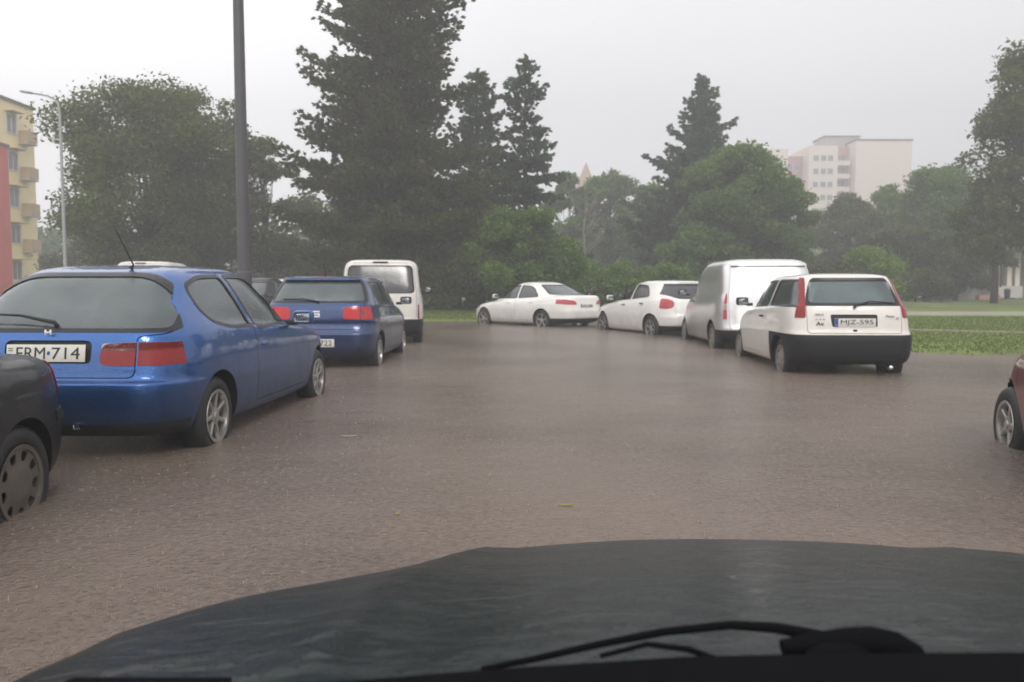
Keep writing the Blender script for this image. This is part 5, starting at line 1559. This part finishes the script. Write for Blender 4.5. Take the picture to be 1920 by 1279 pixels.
def far_post():
    Y = 34; b = empty('street_lamp', (PX(126, Y), Y, ground(0, Y))); tag(b, 'slender pale street lamp with an arm reaching left, in front of the broad dark tree', 'street lamp')
    g = ground(0, Y); k = Y / F
    zt = PZ(186, Y) - g
    bm = bmesh.new(); tube(bm, [(0, 0, -.2), (0, 0, 2), (0, 0, zt - .75), (-.05, 0, zt - .38), (-.22, 0, zt - .14), (-.5, 0, zt - .02), (-1.15, 0, zt + .10)], [.085, .075, .05, .045, .042, .04, .035], 12)
    link('post', bm_mesh(bm), M_post2, b, 60)
    bm = bmesh.new(); box(bm, -1.36, 0, zt + .13, .5, .2, .09, .035, Matrix.Rotation(R(8), 4, 'Y')); link('lamp_head', bm_mesh(bm), M_post2, b, 40)
far_post()

# ---------------------------------------------------------------- splashes and floating scraps
M_spl = simple('splash water', (0.30, 0.25, 0.21), 0.6, spec=0.2)
def splashes(n):
    V = []; Fc = []; g = np.random.default_rng(4)
    k = 0
    while k < n:
        y = 2.2 + 24 * g.random() ** 1.3; x = g.uniform(-.72, .72) * y
        if lawn_inside(x, y) > -.3: continue
        k += 1
        s_ = g.uniform(.4, 1.0) * 0.007 * (1 if g.random() > .12 else 1.7)
        nb = 4
        for j in range(nb):
            a = 2 * math.pi * j / nb + g.uniform(0, 1); h = s_ * g.uniform(1.0, 2.0)
            cx, cy = x + math.cos(a) * s_ * .8, y + math.sin(a) * s_ * .8
            i0 = len(V)
            tx, ty = -math.sin(a) * s_ * .28, math.cos(a) * s_ * .28
            V += [(cx + tx, cy + ty, 0), (cx - tx, cy - ty, 0), (cx + math.cos(a) * s_ * .6, cy + math.sin(a) * s_ * .6, h)]
            Fc.append((i0, i0 + 1, i0 + 2))
    return mesh_np('rain_splashes', V, Fc, 3)
tag(link('rain_splashes', splashes(9000), M_spl), kind='stuff')
def scrap(px, py, L_, w_, a, m, label):
    Y = HC * F / (py - HZ)
    b = bmesh.new(); n = 8
    top = []; 
    for i in range(n + 1):
        t = i / n; wd = w_ * math.sin(math.pi * min(.98, max(.02, t))) ** .6
        u = (t - .5) * L_; bend = .12 * L_ * (t - .5) ** 2 * 4
        ca, sa = math.cos(a), math.sin(a)
        top.append([b.verts.new((u * ca - (bend + s_ * wd) * sa, u * sa + (bend + s_ * wd) * ca, .006 + (.006 if s_ == 0 else 0))) for s_ in (-1, 0, 1)])
    for i in range(n):
        for j in range(2): b.faces.new((top[i][j], top[i][j + 1], top[i + 1][j + 1], top[i + 1][j]))
    bmesh.ops.solidify(b, geom=b.faces[:], thickness=.003)
    o = link('floating_leaf', bm_mesh(b), m); o.location = (PX(px, Y), Y, 0.002)
    tag(o, label, 'leaf')
M_leafy = simple('yellowed leaf', (0.42, 0.40, 0.12), .5); M_strw = simple('pale straw', (0.50, 0.42, 0.30), .5)
scrap(650, 822, .12, .012, .1, M_strw, 'pale straw-coloured leaf floating beside the light blue hatchback')
scrap(1063, 955, .085, .010, .1, M_leafy, 'yellow green leaf floating in front of the bonnet')
scrap(742, 972, .035, .008, .9, M_leafy, 'tiny yellow leaf floating left of the bonnet')
# ---------------------------------------------------------------- the car the photograph was taken from
def own_paint():
    m, t, p = mat('wet dark green bonnet paint')
    p.inputs['Base Color'].default_value = (0.004, 0.009, 0.010, 1); p.inputs['Metallic'].default_value = 0.0; p.inputs['Roughness'].default_value = 0.35; p.inputs['Specular IOR Level'].default_value = 0.15
    p.inputs['Coat Weight'].default_value = 0.22; p.inputs['Coat Roughness'].default_value = 0.09; p.inputs['Coat IOR'].default_value = 1.36
    geo = N(t, 'ShaderNodeNewGeometry')
    mp = N(t, 'ShaderNodeMapping'); mp.inputs['Scale'].default_value = (9, 20, 1); t.links.new(geo.outputs['Position'], mp.inputs[0])
    n1 = N(t, 'ShaderNodeTexNoise', Scale=1.0, Detail=4.0, Distortion=0.6); t.links.new(mp.outputs[0], n1.inputs['Vector'])
    n2 = N(t, 'ShaderNodeTexNoise', Scale=2.2, Detail=2.0); t.links.new(geo.outputs['Position'], n2.inputs['Vector'])
    vo = N(t, 'ShaderNodeTexVoronoi', Scale=110.0); t.links.new(geo.outputs['Position'], vo.inputs['Vector'])
    mr_ = N(t, 'ShaderNodeMapRange'); mr_.inputs['From Max'].default_value = 0.3; mr_.inputs['To Min'].default_value = .0016; mr_.inputs['To Max'].default_value = 0
    t.links.new(vo.outputs['Distance'], mr_.inputs['Value'])
    a = N(t, 'ShaderNodeMath', operation='MULTIPLY_ADD'); a.inputs[1].default_value = 0.010; t.links.new(n1.outputs['Fac'], a.inputs[0])
    b_ = N(t, 'ShaderNodeMath', operation='MULTIPLY'); b_.inputs[1].default_value = 0.022; t.links.new(n2.outputs['Fac'], b_.inputs[0])
    t.links.new(b_.outputs[0], a.inputs[2])
    a2 = N(t, 'ShaderNodeMath', operation='ADD'); t.links.new(a.outputs[0], a2.inputs[0]); t.links.new(mr_.outputs[0], a2.inputs[1])
    b = N(t, 'ShaderNodeBump'); b.inputs['Distance'].default_value = 1.0; b.inputs['Strength'].default_value = .8
    t.links.new(a2.outputs[0], b.inputs['Height']); t.links.new(b.outputs[0], p.inputs['Coat Normal']); t.links.new(b.outputs[0], p.inputs['Normal'])
    return m

M_soot = simple('soot black rubber', (0.006, 0.006, 0.007), 0.9, spec=0.02)
def own_car():
    root = empty('foreground_car', (0.36, 1.2, -0.1)); tag(root, 'dark green car seen from inside, wet bonnet and wiper across the bottom', 'car')
    m = own_paint()
    ox, oy, oz = root.location
    # bonnet: rows from the scuttle (y small) to the nose, then down the front
    rows = []
    prof = [  # y, z crown, half width, side drop
        (0.60, 0.800, 0.86, .075), (0.72, 0.790, 0.85, .075), (0.85, 0.772, 0.832, .075), (1.00, 0.745, 0.81, .075), (1.15, 0.716, 0.78, .078), (1.30, 0.683, 0.735, .082),
        (1.42, 0.656, 0.70, .085), (1.53, 0.626, 0.655, .085), (1.61, 0.595, 0.60, .08), (1.665, 0.558, 0.55, .07), (1.69, 0.510, 0.52, .05)]
    M_ = 49; V = []
    for (y, z, hw, dr) in prof:
        for i in range(M_):
            u = -1 + 2 * i / (M_ - 1)
            au = abs(u)
            curve = 0.24 * max(0, (y - 1.0)) / 0.7      # nose sweeps back at the sides
            yy = y - curve * au ** 2.6
            zz = z - dr * 0.75 * (0.35 * au ** 2 + 0.65 * au ** 7) + 0.010 * math.exp(-((au - .62) / .06) ** 2)
            V.append((0.375 + u * (hw + .02), yy, zz + .006))
    Fq = [(r_ * M_ + i, r_ * M_ + i + 1, (r_ + 1) * M_ + i + 1, (r_ + 1) * M_ + i) for r_ in range(len(prof) - 1) for i in range(M_ - 1)]
    bm = bmesh.new(); vs = [bm.verts.new(v) for v in V]
    for f in Fq: bm.faces.new([vs[i] for i in f])
    bmesh.ops.recalc_face_normals(bm, faces=bm.faces)
    if sum(f.normal.z for f in bm.faces) < 0: bmesh.ops.reverse_faces(bm, faces=bm.faces)
    bmesh.ops.subdivide_edges(bm, edges=bm.edges[:], cuts=1, use_grid_fill=True, smooth=1.0)
    me = bpy.data.meshes.new('bonnet'); bm.to_mesh(me); bm.free()
    xform(me, Matrix.Translation((-ox, -oy, -oz)))
    o = link('bonnet', me, m, root, 180)
    sm = o.modifiers.new('s', 'SOLIDIFY'); sm.thickness = .012; sm.offset = -1
    def part(name, bm, mm, ang=40, par=root):
        me_ = bm_mesh(bm); xform(me_, Matrix.Translation((-ox, -oy, -oz))); return link(name, me_, mm, par, ang)
    # wings, grille and bumper below the bonnet
    bm = bmesh.new()
    for s_ in (-1, 1):
        pts = [(0.62, .82), (1.0, .785), (1.2, .745), (1.36, .66), (1.48, .55)]
        rows_ = []
        for (y, hw) in pts:
            rows_.append([bm.verts.new((0.40 + s_ * (hw + dx), y - .03 + (0.02 if z < .5 else 0), z)) for dx, z in ((-.03, .80 - .115 - max(0, (y - .7)) * .24), (.03, .62 - max(0, (y - .7)) * .12), (.05, .52), (.045, .30), (.02, .10))])
        for a, b in zip(rows_[:-1], rows_[1:]):
            for j in range(4): bm.faces.new((a[j], a[j + 1], b[j + 1], b[j]))
    part('wing', bm, m, 60)
    bm = bmesh.new(); box(bm, .40, 1.60, .38, 1.15, .12, .26, .05); part('bumper', bm, m)
    bm = bmesh.new(); box(bm, .40, 1.655, .44, .60, .03, .10, .01); part('grille', bm, M_black)
    for s_ in (-1, 1):
        bm = bmesh.new(); box(bm, .40 + s_ * .45, 1.50, .50, .24, .12, .11, .03, Matrix.Rotation(R(-28 * s_), 4, 'Z')); part('headlight', bm, M_clear)
    # scuttle panel with its slots
    bm = bmesh.new()
    box(bm, .42, .628, .776, 1.60, .075, .03, .008)
    box(bm, .42, .56, .742, 1.60, .10, .04, .01)
    lip = [(PX(px, .59), PZ(py, .59)) for px, py in ((300, 1332), (600, 1302), (900, 1276), (1300, 1249), (1600, 1243), (1920, 1241), (2700, 1250), (2700, 1420), (300, 1420))]
    vs = [[bm.verts.new((x, y, z)) for x, z in lip] for y in (.53, .59)]
    bm.faces.new(vs[0]); bm.faces.new(vs[1][::-1])
    for i in range(len(lip)): bm.faces.new((vs[0][i], vs[1][i], vs[1][(i + 1) % len(lip)], vs[0][(i + 1) % len(lip)]))
    for i in range(24): box(bm, -.25 + i * .055, .628, .793, .03, .045, .004)
    part('scuttle_panel', bm, M_soot)
    # wiper: arm from its spindle on the right, blade lying across the scuttle
    wp = empty('wiper', (0, 0, 0)); wp.parent = root; wp.location = (-ox, -oy, -oz)
    def wpart(name, bm, mm=M_soot, ang=50): link(name, bm_mesh(bm), mm, wp, ang)
    def at(px, py, y):
        return (PX(px, y), y, PZ(py + 9, y))
    bm = bmesh.new(); tube(bm, [at(1600, 1210, .66), at(1470, 1184, .665), at(1380, 1178, .67), at(1250, 1192, .67), at(1120, 1218, .665), at(1000, 1246, .66), at(900, 1266, .655)],
                           [.006, .0048, .004, .0036, .0032, .003, .0025], 8); wpart('wiper_blade', bm)
    bm = bmesh.new(); tube(bm, [at(1400, 1262, .60), at(1300, 1226, .62), at(1220, 1216, .635), at(1130, 1240, .64)], [.0022, .0026, .0022, .002], 6); wpart('wiper_link', bm)
    bm = bmesh.new(); tube(bm, [at(1480, 1222, .625), at(1545, 1216, .625), at(1600, 1214, .627), at(1655, 1214, .627), at(1700, 1222, .626), at(1732, 1240, .622), at(1748, 1266, .62)], [.006, .009, .012, .013, .012, .011, .010], 16); wpart('wiper_arm', bm)
    bm = bmesh.new(); c = at(1590, 1242, .61)
    bmesh.ops.create_uvsphere(bm, u_segments=32, v_segments=20, radius=.014, matrix=Matrix.Translation(c) @ Matrix.Diagonal((1.9, 1, .75, 1))); wpart('wiper_spindle', bm)
own_car()
# ---------------------------------------------------------------- cars into the lot
build_blue_hatch(); build_navy_hatch(); _mpv = build_white_mpv(); build_white_sedan(); build_white_compact(); build_silver_van(); build_white_hatch()
build_sedan('near black car with dull holed wheel cover, cut off by the left edge', P_dark, (1, -2.45, 3.95, 176.5, .16), rim='cover90', zs=.95, r=.30, rr=.195, ro=.72, L=4.0)
build_sedan('dark red car with grey bumpers cut off by the right edge', P_red, (1, 3.55, 5.72, 14, .13), r=.272, rr=.168, L=3.74, ro=.74, rim='alloy5', bumper=True, front=True, mirror=False)
# cars farther off on the left: only roofs show above the nearer ones
build_sedan('dark saloon whose roof shows between the thick lamp post and the dark blue hatchback', P_dark, (-1, PX(540, 19.5), 18.5, 2, .02), L=4.1)
build_sedan('pale grey saloon half hidden behind the dark saloon near the thick lamp post', P_silver, (-1, PX(560, 25), 24.5, -2, -.02), L=4.2)

def copy_tree(o, parent=None):
    c = o.copy(); COL.objects.link(c)
    if parent is not None: c.parent = parent
    for ch in [k for k in COL.objects if k.parent == o]: copy_tree(ch, c)
    return c
for (px_, y_, z_, rz_, lab_) in ((312, 24.5, .08, 93, 'white van whose roof just shows above the light blue roof'),):
    v_ = copy_tree(_mpv); v_.location = (PX(px_, y_), y_, z_); v_.rotation_euler = (0, 0, R(rz_)); v_['label'] = lab_
# ---------------------------------------------------------------- rain haze
def m_haze(dens):
    m = bpy.data.materials.new('rain haze'); m.use_nodes = True; t = m.node_tree; t.nodes.clear()
    o = t.nodes.new('ShaderNodeOutputMaterial'); v = t.nodes.new('ShaderNodeVolumePrincipled')
    v.inputs['Color'].default_value = (0.90, 0.90, 0.92, 1); v.inputs['Density'].default_value = dens; v.inputs['Anisotropy'].default_value = 0.0
    t.links.new(v.outputs[0], o.inputs['Volume']); return m
bm = bmesh.new(); box(bm, 0, 90, 23, 330, 240, 49)
hz = link('haze', bm_mesh(bm), m_haze(0.0054)); tag(hz, kind='stuff')
for o in list(_tmp.objects): bpy.data.objects.remove(o)
bpy.data.scenes.remove(_work)
for me in list(bpy.data.meshes):
    if me.users == 0: bpy.data.meshes.remove(me)
